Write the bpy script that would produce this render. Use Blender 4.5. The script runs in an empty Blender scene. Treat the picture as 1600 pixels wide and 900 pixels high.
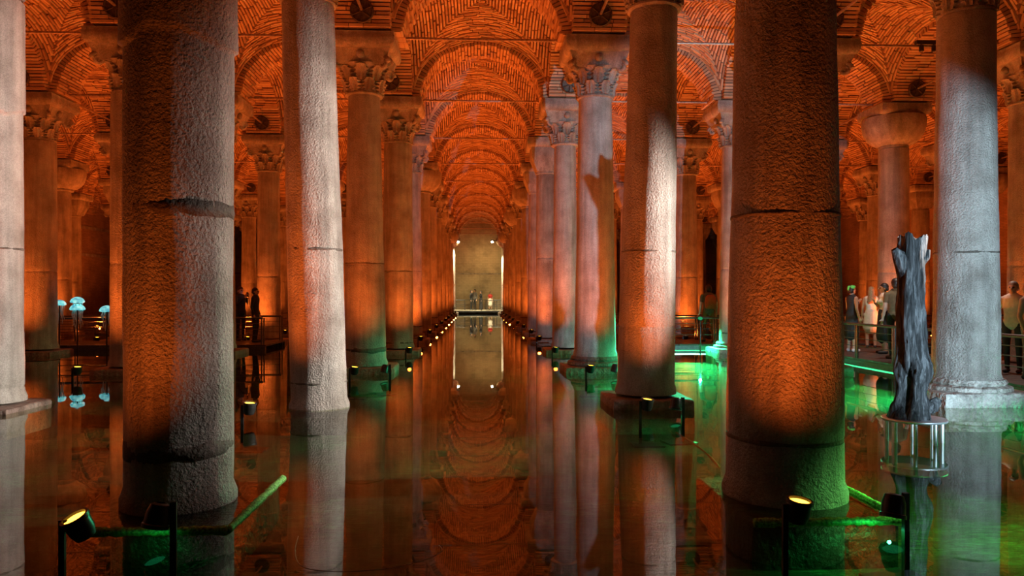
import bpy, math, random
import numpy as np
from mathutils import Vector, Matrix, noise

# ------------------------------------------------------------------ camera, world, exposure
S = bpy.context.scene
COL = S.collection
F, YAW, EYE, HORIZON = 1170.0, 0.0465, 1.6, 462.0
CT, ST = math.cos(YAW), math.sin(YAW)
cam_data = bpy.data.cameras.new('camera')
cam = bpy.data.objects.new('camera', cam_data)
COL.objects.link(cam)
cam.location = (0, 0, EYE)
cam.rotation_euler = (math.pi / 2, 0, -YAW)
cam_data.sensor_width = 36
cam_data.lens = F / 1600 * 36
cam_data.shift_y = (HORIZON - 450) / 1600
cam_data.clip_start = 0.05
cam_data.clip_end = 300
S.camera = cam

world = bpy.data.worlds.new('world')
S.world = world
world.use_nodes = True
world.node_tree.nodes['Background'].inputs[0].default_value = (0.9, 0.34, 0.12, 1)
world.node_tree.nodes['Background'].inputs[1].default_value = 0.004

S.view_settings.view_transform = 'Standard'
S.view_settings.look = 'None'
S.view_settings.gamma = 1
S.view_settings.use_curve_mapping = False
S.view_settings.exposure = 0.0
S.cycles.max_bounces = 8
S.cycles.transparent_max_bounces = 8
S.cycles.sample_clamp_indirect = 4.0
S.cycles.use_denoising = True

ORANGE = (1.0, 0.155, 0.018)
LAMP_W = 620.0

def light(name, kind, loc, target, watts, color, size=60, blend=0.6, radius=0.05):
    d = bpy.data.lights.new(name, kind)
    d.energy = watts
    d.color = color
    if kind == 'SPOT':
        d.spot_size = math.radians(size)
        d.spot_blend = blend
    d.shadow_soft_size = radius
    o = bpy.data.objects.new(name, d)
    COL.objects.link(o)
    o.location = loc
    if target is not None:
        o.rotation_euler = (Vector(target) - Vector(loc)).to_track_quat('-Z', 'Y').to_euler()
    return o

def at(px, d, py=None):
    """world point that lies at image column px (row py) at depth d"""
    xc = (px - 800) * d / F
    x, y = xc * CT + d * ST, -xc * ST + d * CT
    if py is None:
        return x, y
    return Vector((x, y, EYE - (py - HORIZON) * d / F))

# ------------------------------------------------------------------ mesh helpers
class MB:
    def __init__(s):
        s.v, s.f, s.m = [], [], []
    def add(s, vs, fs, mi=0):
        b = len(s.v)
        s.v += [tuple(p) for p in vs]
        s.f += [tuple(b + i for i in f) for f in fs]
        s.m += [mi] * len(fs)
    def hexa(s, p, mi=0, skip_back=False):
        """8 corners: 0-3 bottom ring, 4-7 top ring"""
        fs = [(0, 3, 2, 1), (4, 5, 6, 7), (0, 1, 5, 4), (1, 2, 6, 5), (2, 3, 7, 6), (3, 0, 4, 7)]
        s.add(p, fs[:1] + fs[2:] if skip_back else fs, mi)
    def box(s, x0, x1, y0, y1, z0, z1, mi=0):
        s.hexa([(x0, y0, z0), (x1, y0, z0), (x1, y1, z0), (x0, y1, z0),
                (x0, y0, z1), (x1, y0, z1), (x1, y1, z1), (x0, y1, z1)], mi)
    def lathe(s, prof, n=24, c=(0, 0), mi=0, cap=True, jit=None, sq=0):
        rings = []
        vs = []
        for (r, z) in prof:
            for j in range(n):
                a = 2 * math.pi * j / n
                rr = r
                if sq:
                    k = max(abs(math.cos(a)), abs(math.sin(a)))
                    rr = r * (1 - sq + sq / k)
                if jit:
                    rr += jit(a, z, r)
                vs.append((c[0] + rr * math.cos(a), c[1] + rr * math.sin(a), z))
        fs = []
        m = len(prof)
        for i in range(m - 1):
            for j in range(n):
                k = (j + 1) % n
                fs.append((i * n + j, i * n + k, (i + 1) * n + k, (i + 1) * n + j))
        if cap:
            fs.append(tuple(range(n - 1, -1, -1)))
            fs.append(tuple((m - 1) * n + j for j in range(n)))
        s.add(vs, fs, mi)
    def tube(s, pts, r, n=8, mi=0, cap=True):
        pts = [Vector(p) for p in pts]
        rs = r if isinstance(r, (list, tuple)) else [r] * len(pts)
        vs, fs = [], []
        up = None
        for i, p in enumerate(pts):
            t = (pts[min(i + 1, len(pts) - 1)] - pts[max(i - 1, 0)]).normalized()
            if up is None:
                up = Vector((0, 0, 1)) if abs(t.z) < 0.9 else Vector((1, 0, 0))
            u = (up - t * up.dot(t)).normalized()
            w = t.cross(u)
            up = u
            for j in range(n):
                a = 2 * math.pi * j / n
                vs.append(p + (u * math.cos(a) + w * math.sin(a)) * rs[i])
        for i in range(len(pts) - 1):
            for j in range(n):
                k = (j + 1) % n
                fs.append((i * n + j, i * n + k, (i + 1) * n + k, (i + 1) * n + j))
        if cap:
            fs.append(tuple(range(n - 1, -1, -1)))
            fs.append(tuple((len(pts) - 1) * n + j for j in range(n)))
        s.add(vs, fs, mi)
    def ball(s, c, r, n=12, m=8, mi=0):
        if not isinstance(r, (tuple, list)):
            r = (r, r, r)
        vs = [(c[0], c[1], c[2] - r[2])]
        for i in range(1, m):
            ph = math.pi * i / m - math.pi / 2
            for j in range(n):
                a = 2 * math.pi * j / n
                vs.append((c[0] + r[0] * math.cos(ph) * math.cos(a), c[1] + r[1] * math.cos(ph) * math.sin(a), c[2] + r[2] * math.sin(ph)))
        vs.append((c[0], c[1], c[2] + r[2]))
        fs = [(0, 1 + (j + 1) % n, 1 + j) for j in range(n)]
        for i in range(m - 2):
            for j in range(n):
                k = (j + 1) % n
                fs.append((1 + i * n + j, 1 + i * n + k, 1 + (i + 1) * n + k, 1 + (i + 1) * n + j))
        L = len(vs) - 1
        b = 1 + (m - 2) * n
        fs += [(b + j, b + (j + 1) % n, L) for j in range(n)]
        s.add(vs, fs, mi)
    def mesh(s, name, mats, smooth=False):
        me = bpy.data.meshes.new(name)
        me.from_pydata(s.v, [], s.f)
        for m in (mats if isinstance(mats, (list, tuple)) else [mats]):
            me.materials.append(m)
        me.polygons.foreach_set('material_index', s.m)
        if smooth:
            if smooth is True:
                me.shade_smooth()
            else:
                me.shade_smooth()
                me.set_sharp_from_angle(angle=math.radians(smooth))
        me.update()
        return me

def put(name, me, parent=None, loc=(0, 0, 0), rz=0.0, scale=None, rot=None):
    o = bpy.data.objects.new(name, me)
    COL.objects.link(o)
    o.location = loc
    o.rotation_euler = rot if rot else (0, 0, rz)
    if scale:
        o.scale = scale
    if parent is not None:
        o.parent = parent
    return o

def thing(name, label, cat, loc=(0, 0, 0), rz=0.0, group=None):
    o = bpy.data.objects.new(name, None)
    COL.objects.link(o)
    o.location = loc
    o.rotation_euler = (0, 0, rz)
    o.empty_display_size = 0.2
    o['label'] = label
    o['category'] = cat
    if group:
        o['group'] = group
    return o

def tag(o, label, cat, group=None):
    o['label'] = label
    o['category'] = cat
    if group:
        o['group'] = group
    return o

def structure(o, label, cat):
    o['kind'] = 'structure'
    o['label'] = label
    o['category'] = cat
    return o

# ------------------------------------------------------------------ materials
MATS = {}
def mat(name):
    m = bpy.data.materials.new(name)
    m.use_nodes = True
    nt = m.node_tree
    MATS[name] = m
    return m, nt, nt.nodes['Principled BSDF']

def nd(nt, t, **kw):
    n = nt.nodes.new(t)
    for k, v in kw.items():
        if k.startswith('i_'):
            n.inputs[k[2:].replace('_', ' ')].default_value = v
        else:
            setattr(n, k, v)
    return n

def ramp(nt, stops):
    r = nt.nodes.new('ShaderNodeValToRGB')
    e = r.color_ramp.elements
    while len(e) < len(stops):
        e.new(0.5)
    for q, (p, c) in zip(e, stops):
        q.position = p
        q.color = (c[0], c[1], c[2], 1) if isinstance(c, (tuple, list)) else (c, c, c, 1)
    return r

def mapping(nt, scale=(1, 1, 1), coord='Object', rand=False):
    tc = nd(nt, 'ShaderNodeTexCoord')
    mp = nd(nt, 'ShaderNodeMapping')
    nt.links.new(tc.outputs[coord], mp.inputs[0])
    mp.inputs['Scale'].default_value = scale
    if rand:
        oi = nd(nt, 'ShaderNodeObjectInfo')
        mul = nd(nt, 'ShaderNodeMath', operation='MULTIPLY')
        mul.inputs[1].default_value = 40.0
        nt.links.new(oi.outputs['Random'], mul.inputs[0])
        nt.links.new(mul.outputs[0], mp.inputs['Location'])
    return mp

def stone(name, tones, bump=0.5, dist=0.03, grain=24.0, rough=0.55, streak=1.0, stain=0.5, spec=0.4):
    m, nt, p = mat(name)
    L = nt.links.new
    mp = mapping(nt, (1, 1, 1), rand=True)
    n1 = nd(nt, 'ShaderNodeTexNoise', i_Scale=1.6, i_Detail=6.0, i_Roughness=0.62)
    L(mp.outputs[0], n1.inputs['Vector'])
    r1 = ramp(nt, [(0.3, tones[0]), (0.5, tones[1]), (0.7, tones[2])])
    L(n1.outputs['Fac'], r1.inputs[0])
    # vertical drip streaks
    mp2 = mapping(nt, (7, 7, 0.5), rand=True)
    n2 = nd(nt, 'ShaderNodeTexNoise', i_Scale=1.0, i_Detail=4.0, i_Roughness=0.6)
    L(mp2.outputs[0], n2.inputs['Vector'])
    r2 = ramp(nt, [(0.36, 1 - stain * 0.62), (0.58, 1.0)])
    L(n2.outputs['Fac'], r2.inputs[0])
    mx = nd(nt, 'ShaderNodeMix', data_type='RGBA', blend_type='MULTIPLY')
    mx.inputs[0].default_value = streak
    L(r1.outputs[0], mx.inputs[6])
    L(r2.outputs[0], mx.inputs[7])
    # fine speckle
    n3 = nd(nt, 'ShaderNodeTexNoise', i_Scale=grain * 2.2, i_Detail=3.0, i_Roughness=0.7)
    L(mp.outputs[0], n3.inputs['Vector'])
    r3 = ramp(nt, [(0.34, 0.5), (0.62, 1.0)])
    L(n3.outputs['Fac'], r3.inputs[0])
    mx2 = nd(nt, 'ShaderNodeMix', data_type='RGBA', blend_type='MULTIPLY')
    mx2.inputs[0].default_value = 0.75
    L(mx.outputs[2], mx2.inputs[6])
    L(r3.outputs[0], mx2.inputs[7])
    L(mx2.outputs[2], p.inputs['Base Color'])
    p.inputs['Roughness'].default_value = rough
    p.inputs['Specular IOR Level'].default_value = spec
    # hammered relief
    v = nd(nt, 'ShaderNodeTexNoise', i_Scale=grain, i_Detail=3.5, i_Roughness=0.6, i_Distortion=0.15)
    L(mp.outputs[0], v.inputs['Vector'])
    mp3 = mapping(nt, (1, 1, 0.35), rand=True)
    w = nd(nt, 'ShaderNodeTexNoise', i_Scale=9.0, i_Detail=3.0, i_Roughness=0.5)
    L(mp3.outputs[0], w.inputs['Vector'])
    ad = nd(nt, 'ShaderNodeMath', operation='MULTIPLY_ADD')
    L(w.outputs['Fac'], ad.inputs[0])
    ad.inputs[1].default_value = 0.55
    L(v.outputs['Fac'], ad.inputs[2])
    b = nd(nt, 'ShaderNodeBump', i_Strength=bump, i_Distance=dist)
    L(ad.outputs[0], b.inputs['Height'])
    L(b.outputs[0], p.inputs['Normal'])
    return m

stone('marble_hammered', [(0.26, 0.22, 0.185), (0.43, 0.39, 0.34), (0.58, 0.54, 0.48)], bump=1.0, dist=0.04, grain=38)
stone('marble_smooth', [(0.28, 0.25, 0.21), (0.44, 0.4, 0.35), (0.58, 0.54, 0.48)], bump=0.5, dist=0.02, grain=30)
stone('capital_stone', [(0.22, 0.18, 0.15), (0.38, 0.34, 0.29), (0.54, 0.49, 0.43)], bump=0.7, dist=0.03, grain=20, rough=0.7)
stone('base_stone', [(0.13, 0.08, 0.06), (0.27, 0.2, 0.16), (0.4, 0.34, 0.29)], bump=0.8, dist=0.05, grain=12, rough=0.6)
stone('dark_joint', [(0.07, 0.055, 0.045), (0.15, 0.125, 0.1), (0.27, 0.23, 0.2)], bump=0.8, dist=0.03, grain=30, rough=0.7)
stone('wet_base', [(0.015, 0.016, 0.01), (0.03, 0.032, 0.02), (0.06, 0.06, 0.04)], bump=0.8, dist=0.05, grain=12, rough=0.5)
stone('pale_base', [(0.36, 0.32, 0.27), (0.5, 0.46, 0.4), (0.62, 0.58, 0.52)], bump=1.0, dist=0.08, grain=9, rough=0.6)

def brick_mat(name, c0, c1, c2, bump=0.5):
    m, nt, p = mat(name)
    L = nt.links.new
    g = nd(nt, 'ShaderNodeNewGeometry')
    mp = mapping(nt, (1, 1, 1), rand=True)
    n = nd(nt, 'ShaderNodeTexNoise', i_Scale=2.2, i_Detail=5.0, i_Roughness=0.6)
    L(mp.outputs[0], n.inputs['Vector'])
    ad = nd(nt, 'ShaderNodeMath', operation='MULTIPLY_ADD')
    L(g.outputs['Random Per Island'], ad.inputs[0])
    ad.inputs[1].default_value = 0.45
    ma = nd(nt, 'ShaderNodeMath', operation='MULTIPLY')
    L(n.outputs['Fac'], ma.inputs[0])
    ma.inputs[1].default_value = 0.6
    L(ma.outputs[0], ad.inputs[2])
    r = ramp(nt, [(0.2, c0), (0.5, c1), (0.85, c2)])
    L(ad.outputs[0], r.inputs[0])
    L(r.outputs[0], p.inputs['Base Color'])
    p.inputs['Roughness'].default_value = 0.8
    p.inputs['Specular IOR Level'].default_value = 0.2
    n2 = nd(nt, 'ShaderNodeTexNoise', i_Scale=28.0, i_Detail=3.0, i_Roughness=0.6)
    L(mp.outputs[0], n2.inputs['Vector'])
    b = nd(nt, 'ShaderNodeBump', i_Strength=bump, i_Distance=0.02)
    L(n2.outputs['Fac'], b.inputs['Height'])
    L(b.outputs[0], p.inputs['Normal'])
    return m
brick_mat('vault_brick', (0.25, 0.15, 0.1), (0.45, 0.3, 0.18), (0.62, 0.46, 0.3))
brick_mat('mortar', (0.1, 0.065, 0.05), (0.14, 0.09, 0.07), (0.19, 0.13, 0.1))  # mortar colour darkened to put joint shade between the bricks

def wall_mat(name, c1, c2, cm, w=0.4, h=0.075):
    m, nt, p = mat(name)
    L = nt.links.new
    tc = nd(nt, 'ShaderNodeTexCoord')
    b = nd(nt, 'ShaderNodeTexBrick')
    b.inputs['Color1'].default_value = (*c1, 1)
    b.inputs['Color2'].default_value = (*c2, 1)
    b.inputs['Mortar'].default_value = (*cm, 1)
    b.inputs['Scale'].default_value = 1.0
    b.inputs['Mortar Size'].default_value = 0.014
    b.inputs['Brick Width'].default_value = w
    b.inputs['Row Height'].default_value = h
    L(tc.outputs['UV'], b.inputs['Vector'])
    n = nd(nt, 'ShaderNodeTexNoise', i_Scale=0.7, i_Detail=7.0, i_Roughness=0.65)
    L(tc.outputs['Object'], n.inputs['Vector'])
    r = ramp(nt, [(0.32, 0.55), (0.6, 1.0)])
    L(n.outputs['Fac'], r.inputs[0])
    mx = nd(nt, 'ShaderNodeMix', data_type='RGBA', blend_type='MULTIPLY')
    mx.inputs[0].default_value = 1
    L(b.outputs['Color'], mx.inputs[6])
    L(r.outputs[0], mx.inputs[7])
    L(mx.outputs[2], p.inputs['Base Color'])
    p.inputs['Roughness'].default_value = 0.8
    bp = nd(nt, 'ShaderNodeBump', i_Strength=0.6, i_Distance=0.03)
    L(b.outputs['Fac'], bp.inputs['Height'])
    bp.invert = True
    L(bp.outputs[0], p.inputs['Normal'])
    return m
wall_mat('brick_wall', (0.36, 0.22, 0.15), (0.46, 0.3, 0.2), (0.28, 0.19, 0.14))
wall_mat('pale_wall', (0.5, 0.42, 0.28), (0.56, 0.47, 0.32), (0.44, 0.37, 0.25), 0.5, 0.16)

def plain(name, c, rough=0.5, metal=0.0, spec=0.5, var=0.0, grain=20):
    m, nt, p = mat(name)
    p.inputs['Roughness'].default_value = rough
    p.inputs['Metallic'].default_value = metal
    p.inputs['Specular IOR Level'].default_value = spec
    mp = mapping(nt)
    n = nd(nt, 'ShaderNodeTexNoise', i_Scale=float(grain), i_Detail=4.0)
    nt.links.new(mp.outputs[0], n.inputs['Vector'])
    lo = tuple(x * (1 - var) for x in c)
    hi = tuple(min(1, x * (1 + var)) for x in c)
    r = ramp(nt, [(0.35, lo), (0.65, hi)])
    nt.links.new(n.outputs['Fac'], r.inputs[0])
    nt.links.new(r.outputs[0], p.inputs['Base Color'])
    return m
plain('iron', (0.07, 0.05, 0.04), 0.55, 0.6, var=0.4)
plain('rod_iron', (0.3, 0.22, 0.17), 0.45, 0.5, var=0.3)
plain('lamp_black', (0.02, 0.019, 0.018), 0.35, 0.2, var=0.3)
plain('steel', (0.85, 0.87, 0.88), 0.38, 0.85, var=0.04)
plain('rail_metal', (0.09, 0.1, 0.11), 0.4, 0.7, var=0.2)
plain('deck_dark', (0.05, 0.045, 0.04), 0.6, var=0.4, grain=6)
plain('deck_pale', (0.42, 0.38, 0.3), 0.6, var=0.2, grain=6)
plain('cable_grey', (0.45, 0.42, 0.36), 0.5, var=0.1)
plain('algae', (0.2, 0.5, 0.12), 0.8, var=0.6, grain=60)
plain('skin', (0.5, 0.31, 0.22), 0.5, var=0.08)
plain('hair_dark', (0.015, 0.011, 0.009), 0.5, var=0.3)
plain('hair_blond', (0.3, 0.17, 0.08), 0.5, var=0.3, grain=60)
plain('hair_grey', (0.25, 0.2, 0.16), 0.5, var=0.3, grain=60)
plain('cloth_black', (0.012, 0.012, 0.014), 0.8, var=0.2)
plain('cloth_navy', (0.02, 0.024, 0.035), 0.8, var=0.2)
plain('cloth_white', (0.72, 0.69, 0.62), 0.8, var=0.08)
plain('cloth_olive', (0.13, 0.085, 0.035), 0.8, var=0.15)
plain('cloth_grey', (0.12, 0.11, 0.1), 0.8, var=0.2)
plain('cloth_beige', (0.35, 0.25, 0.17), 0.8, var=0.1)
plain('cloth_red', (0.55, 0.05, 0.04), 0.8, var=0.1)
plain('cloth_rust', (0.4, 0.1, 0.03), 0.8, var=0.1)
plain('scarf_green', (0.12, 0.6, 0.1), 0.7, var=0.2)
plain('shoe_white', (0.75, 0.73, 0.7), 0.6, var=0.05)
plain('shoe_dark', (0.03, 0.03, 0.03), 0.6, var=0.05)
plain('jelly_arm', (0.55, 0.75, 0.75), 0.2, var=0.1)

def glow(name, c, s):
    m, nt, p = mat(name)
    p.inputs['Base Color'].default_value = (0.05, 0.05, 0.05, 1)
    p.inputs['Emission Color'].default_value = (*c, 1)
    p.inputs['Emission Strength'].default_value = s
    return m
glow('lamp_glow', (1.0, 0.42, 0.03), 9)
glow('white_glow', (1.0, 0.88, 0.6), 60)
glow('cool_glow', (0.8, 0.9, 1.0), 30)
glow('green_glow', (0.06, 1.0, 0.5), 5)
glow('green_dim', (0.03, 1.0, 0.35), 0.25)
glow('phone_glow', (0.8, 0.85, 1.0), 3)

def jelly():
    m, nt, p = mat('jelly_glow')
    L = nt.links.new
    tc = nd(nt, 'ShaderNodeTexCoord')
    n = nd(nt, 'ShaderNodeTexNoise', i_Scale=9.0, i_Detail=3.0)
    L(tc.outputs['Object'], n.inputs['Vector'])
    r = ramp(nt, [(0.35, (0.02, 0.35, 0.5)), (0.6, (0.25, 0.95, 0.9)), (0.75, (0.8, 1, 1))])
    L(n.outputs['Fac'], r.inputs[0])
    L(r.outputs[0], p.inputs['Emission Color'])
    p.inputs['Emission Strength'].default_value = 0.9
    p.inputs['Base Color'].default_value = (0.3, 0.7, 0.7, 1)
jelly()

def charred():
    m, nt, p = mat('charred_wood')
    L = nt.links.new
    mp = mapping(nt, (9, 9, 1.2))
    n = nd(nt, 'ShaderNodeTexNoise', i_Scale=2.5, i_Detail=7.0, i_Roughness=0.68, i_Distortion=0.5)
    L(mp.outputs[0], n.inputs['Vector'])
    r = ramp(nt, [(0.36, (0.006, 0.006, 0.006)), (0.5, (0.035, 0.035, 0.036)), (0.74, (0.18, 0.182, 0.185))])
    L(n.outputs['Fac'], r.inputs[0])
    L(r.outputs[0], p.inputs['Base Color'])
    p.inputs['Roughness'].default_value = 0.85
    p.inputs['Specular IOR Level'].default_value = 0.15
    b = nd(nt, 'ShaderNodeBump', i_Strength=1.0, i_Distance=0.04)
    L(n.outputs['Fac'], b.inputs['Height'])
    L(b.outputs[0], p.inputs['Normal'])
charred()

def water():
    m = bpy.data.materials.new('water')
    MATS['water'] = m
    m.use_nodes = True
    nt = m.node_tree
    nt.nodes.clear()
    L = nt.links.new
    out = nd(nt, 'ShaderNodeOutputMaterial')
    mix = nd(nt, 'ShaderNodeMixShader')
    fr = nd(nt, 'ShaderNodeFresnel', i_IOR=1.36)
    # the same reflectance from either side of the surface
    ge = nd(nt, 'ShaderNodeNewGeometry')
    io = nd(nt, 'ShaderNodeMix', data_type='FLOAT')
    io.inputs[2].default_value = 1.36
    io.inputs[3].default_value = 1 / 1.36
    L(ge.outputs['Backfacing'], io.inputs[0])
    L(io.outputs[0], fr.inputs['IOR'])
    tr = nd(nt, 'ShaderNodeBsdfTransparent')
    tr.inputs[0].default_value = (0.62, 0.68, 0.48, 1)
    gl = nd(nt, 'ShaderNodeBsdfGlossy')
    gl.inputs['Roughness'].default_value = 0.012
    gl.inputs['Color'].default_value = (1, 1, 1, 1)
    tc = nd(nt, 'ShaderNodeTexCoord')
    mp = nd(nt, 'ShaderNodeMapping')
    mp.inputs['Scale'].default_value = (1, 1, 1)
    L(tc.outputs['Object'], mp.inputs[0])
    n = nd(nt, 'ShaderNodeTexNoise', i_Scale=1.3, i_Detail=2.0, i_Roughness=0.5)
    L(mp.outputs[0], n.inputs['Vector'])
    b = nd(nt, 'ShaderNodeBump', i_Strength=0.05, i_Distance=0.02)
    L(n.outputs['Fac'], b.inputs['Height'])
    L(b.outputs[0], gl.inputs['Normal'])
    L(b.outputs[0], fr.inputs['Normal'])
    L(fr.outputs[0], mix.inputs[0])
    L(tr.outputs[0], mix.inputs[1])
    L(gl.outputs[0], mix.inputs[2])
    L(mix.outputs[0], out.inputs[0])
water()

def floor_mat():
    m, nt, p = mat('cistern_floor')
    L = nt.links.new
    mp = mapping(nt, (1, 1, 1))
    n = nd(nt, 'ShaderNodeTexNoise', i_Scale=0.8, i_Detail=8.0, i_Roughness=0.68)
    L(mp.outputs[0], n.inputs['Vector'])
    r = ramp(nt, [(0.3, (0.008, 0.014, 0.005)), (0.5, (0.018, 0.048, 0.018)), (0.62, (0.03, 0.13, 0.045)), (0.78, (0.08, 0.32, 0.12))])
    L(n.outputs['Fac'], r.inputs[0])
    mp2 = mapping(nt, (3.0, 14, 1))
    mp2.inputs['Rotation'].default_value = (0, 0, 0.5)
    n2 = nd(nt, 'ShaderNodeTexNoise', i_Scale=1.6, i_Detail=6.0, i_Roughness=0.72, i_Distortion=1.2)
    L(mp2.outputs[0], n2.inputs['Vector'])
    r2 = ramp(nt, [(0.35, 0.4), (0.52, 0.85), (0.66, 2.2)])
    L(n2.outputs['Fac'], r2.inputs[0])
    mx = nd(nt, 'ShaderNodeMix', data_type='RGBA', blend_type='MULTIPLY')
    mx.inputs[0].default_value = 1
    L(r.outputs[0], mx.inputs[6])
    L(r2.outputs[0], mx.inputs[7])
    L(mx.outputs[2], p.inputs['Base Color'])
    p.inputs['Roughness'].default_value = 0.7
    b = nd(nt, 'ShaderNodeBump', i_Strength=0.9, i_Distance=0.06)
    L(n2.outputs['Fac'], b.inputs['Height'])
    L(b.outputs[0], p.inputs['Normal'])
floor_mat()
M = MATS

# ------------------------------------------------------------------ the grid of the cistern
X0, SX, Y0, SY, NK = 0.1, 4.8, 5.96, 5.0, 13
IMIN, IMAX = -4, 5
def gx(i): return X0 + (i - 0.5) * SX
def gy(k): return Y0 + k * SY
FLOOR = -0.34
SPRING, RISE = 7.0, 1.45
XL, XR = gx(IMIN - 1) + 0.55, gx(IMAX + 1) - 0.55
YF = gy(NK) - 0.55

# floor, water, walls
mb = MB(); mb.box(XL - 1, XR + 1, -8, YF + 1, FLOOR - 0.2, FLOOR)
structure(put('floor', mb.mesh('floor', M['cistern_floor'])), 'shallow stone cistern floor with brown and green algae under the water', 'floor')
mb = MB(); mb.add([(XL, -8, 0), (XR, -8, 0), (XR, YF, 0), (XL, YF, 0)], [(0, 1, 2, 3)])
structure(put('water', mb.mesh('water', M['water'])), 'still shallow water mirroring the columns and vaults', 'water')

def wall(name, p0, p1, h0, h1, m, label, band=()):
    """upright wall with a thickness behind its face; stone string courses stand proud of it"""
    p0, p1 = Vector((*p0, 0)), Vector((*p1, 0))
    d = (p1 - p0); ln = d.length; d.normalize()
    n = Vector((d.y, -d.x, 0))          # face looks along n
    b = MB()
    q = [p0, p1, p1 - n * 0.6, p0 - n * 0.6]
    b.hexa([(v.x, v.y, h0) for v in q] + [(v.x, v.y, h1) for v in q])
    me = b.mesh(name, M[m])
    uv = me.uv_layers.new(name='UVMap')
    for l in me.loops:
        c = me.vertices[l.vertex_index].co
        uv.data[l.index].uv = ((c - p0).dot(d), c.z)
    o = structure(put(name, me), label, 'wall')
    for (z, t) in band:
        c = MB()
        q2 = [p0 + n * 0.05, p1 + n * 0.05, p1 - n * 0.02, p0 - n * 0.02]
        c.hexa([(v.x, v.y, z) for v in q2] + [(v.x, v.y, z + t) for v in q2])
        put('stone_course', c.mesh('stone_course', M['capital_stone']), o)
    return o
wall('wall_far', (XL, YF), (XR, YF), FLOOR, 10.0, 'pale_wall', 'pale lit masonry wall closing the far end of the aisles', ((3.6, 0.12),))
wall('wall_left', (XL, -8), (XL, YF), FLOOR, 10.0, 'brick_wall', 'dark brick side wall behind the jellyfish lamps', ((4.2, 0.18), (6.0, 0.18)))
wall('wall_right', (XR, YF), (XR, -8), FLOOR, 10.0, 'brick_wall', 'dark red brick side wall behind the walkway visitors')

# ------------------------------------------------------------------ brick vaults
rnd = random.Random(7)
A = SX / 2 - 0.55          # half width of a vault inside its arches
def vz(x, y):              # height of the vault web whose courses run across x
    t = min(1.0, abs(x) / A)
    return SPRING + 0.02 + 1.54 * math.sqrt(max(0.0, 1 - t * t)) + 0.32 * (1 - (abs(y) / A) ** 2)
def vault_mesh():
    b = MB()
    # mortar shell
    N = 26
    g = [math.sin(math.pi / 2 * (-1 + 2 * i / N)) * A for i in range(N + 1)]
    def zz(x, y):
        return vz(x, y) if abs(y) >= abs(x) else vz(y, x)
    vs = [(g[i], g[j], zz(g[i], g[j]) + 0.012) for j in range(N + 1) for i in range(N + 1)]
    fs = [(j * (N + 1) + i, (j + 1) * (N + 1) + i, (j + 1) * (N + 1) + i + 1, j * (N + 1) + i + 1) for j in range(N) for i in range(N)]
    b.add(vs, fs, 1)
    # roof slab above
    b.box(-SX / 2, SX / 2, -SX / 2, SX / 2, 9.75, 9.85, 1)
    pitch = 0.08
    ncourse = int(A / pitch)
    for q in range(4):
        for j in range(ncourse):
            y1 = A - j * pitch
            y0 = y1 - pitch * 0.58
            ym = (y0 + y1) / 2
            tm = math.asin(min(1, max(0.0, ym / A)))
            if tm < 0.02:
                continue
            # walk along the arc in bricks
            t = -tm - rnd.random() * 0.12
            while t < tm:
                ds = (0.3 + rnd.random() * 0.1) / (1.78)
                t0, t1 = max(t, -tm), min(t + ds - 0.012, tm)
                t += ds
                if t1 - t0 < 0.012:
                    continue
                dep = 0.02 + rnd.random() * 0.04
                P = []
                ext = 0.006 * (rnd.random() - 0.5)
                for (off) in (dep, -0.03):
                    for (tt, yy) in ((t0, y0 + ext), (t1, y0 + ext), (t1, y1 + ext), (t0, y1 + ext)):
                        x = A * math.sin(tt)
                        z = vz(x, yy)
                        nx, nz = math.sin(tt) * 1.54, math.cos(tt) * A
                        l = math.hypot(nx, nz)
                        P.append((x - off * nx / l, yy, z - off * nz / l))
                R = []
                for (x, y, z) in P:
                    for _ in range(q):
                        x, y = -y, x
                    R.append((x, y, z))
                b.hexa(R, 0, True)
    return b.mesh('vault', [M['vault_brick'], M['mortar']])

HS = SX / 2 - 0.75         # half span of an arch
def arch_mesh():
    """arch across x between two piers, 1.1 m deep along y, of bricks on edge"""
    b = MB()
    n = 56
    pts = []
    T = [math.pi * i / n for i in range(n + 1)]
    def ip(t, off):
        x, z = -HS * math.cos(t), SPRING + RISE * math.sin(t)
        nx, nz = -math.cos(t) / HS, math.sin(t) / RISE
        l = math.hypot(nx, nz)
        return x + off * nx / l, z + off * nz / l
    # mortar core
    vs, fs = [], []
    W = 0.53
    for i, t in enumerate(T):
        for off in (0.02, 0.36):
            x, z = ip(t, off)
            vs += [(x, -W, z), (x, W, z)]
    for i in range(n):
        a, c = i * 4, (i + 1) * 4
        fs += [(a, a + 1, c + 1, c), (a + 2, c + 2, c + 3, a + 3), (a, c, c + 2, a + 2), (a + 1, a + 3, c + 3, c + 1)]
    b.add(vs, fs, 1)
    for i in range(n):
        t0 = T[i] + 0.12 * math.pi / n
        t1 = T[i] + 0.84 * math.pi / n
        cuts = [-0.55 - rnd.random() * 0.025, -0.55 + 0.25 + rnd.random() * 0.3, 0.05 + rnd.random() * 0.3, 0.55 + rnd.random() * 0.025]
        for (u0, u1) in zip(cuts[:-1], cuts[1:]):
            d = -0.01 - rnd.random() * 0.05
            P = []
            for off in (d, 0.37):
                for (tt, y) in ((t0, u0 + 0.008), (t1, u0 + 0.008), (t1, u1 - 0.008), (t0, u1 - 0.008)):
                    x, z = ip(tt, off)
                    P.append((x, y, z))
            b.hexa(P, 0)
    return b.mesh('arch', [M['vault_brick'], M['mortar']])

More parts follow.
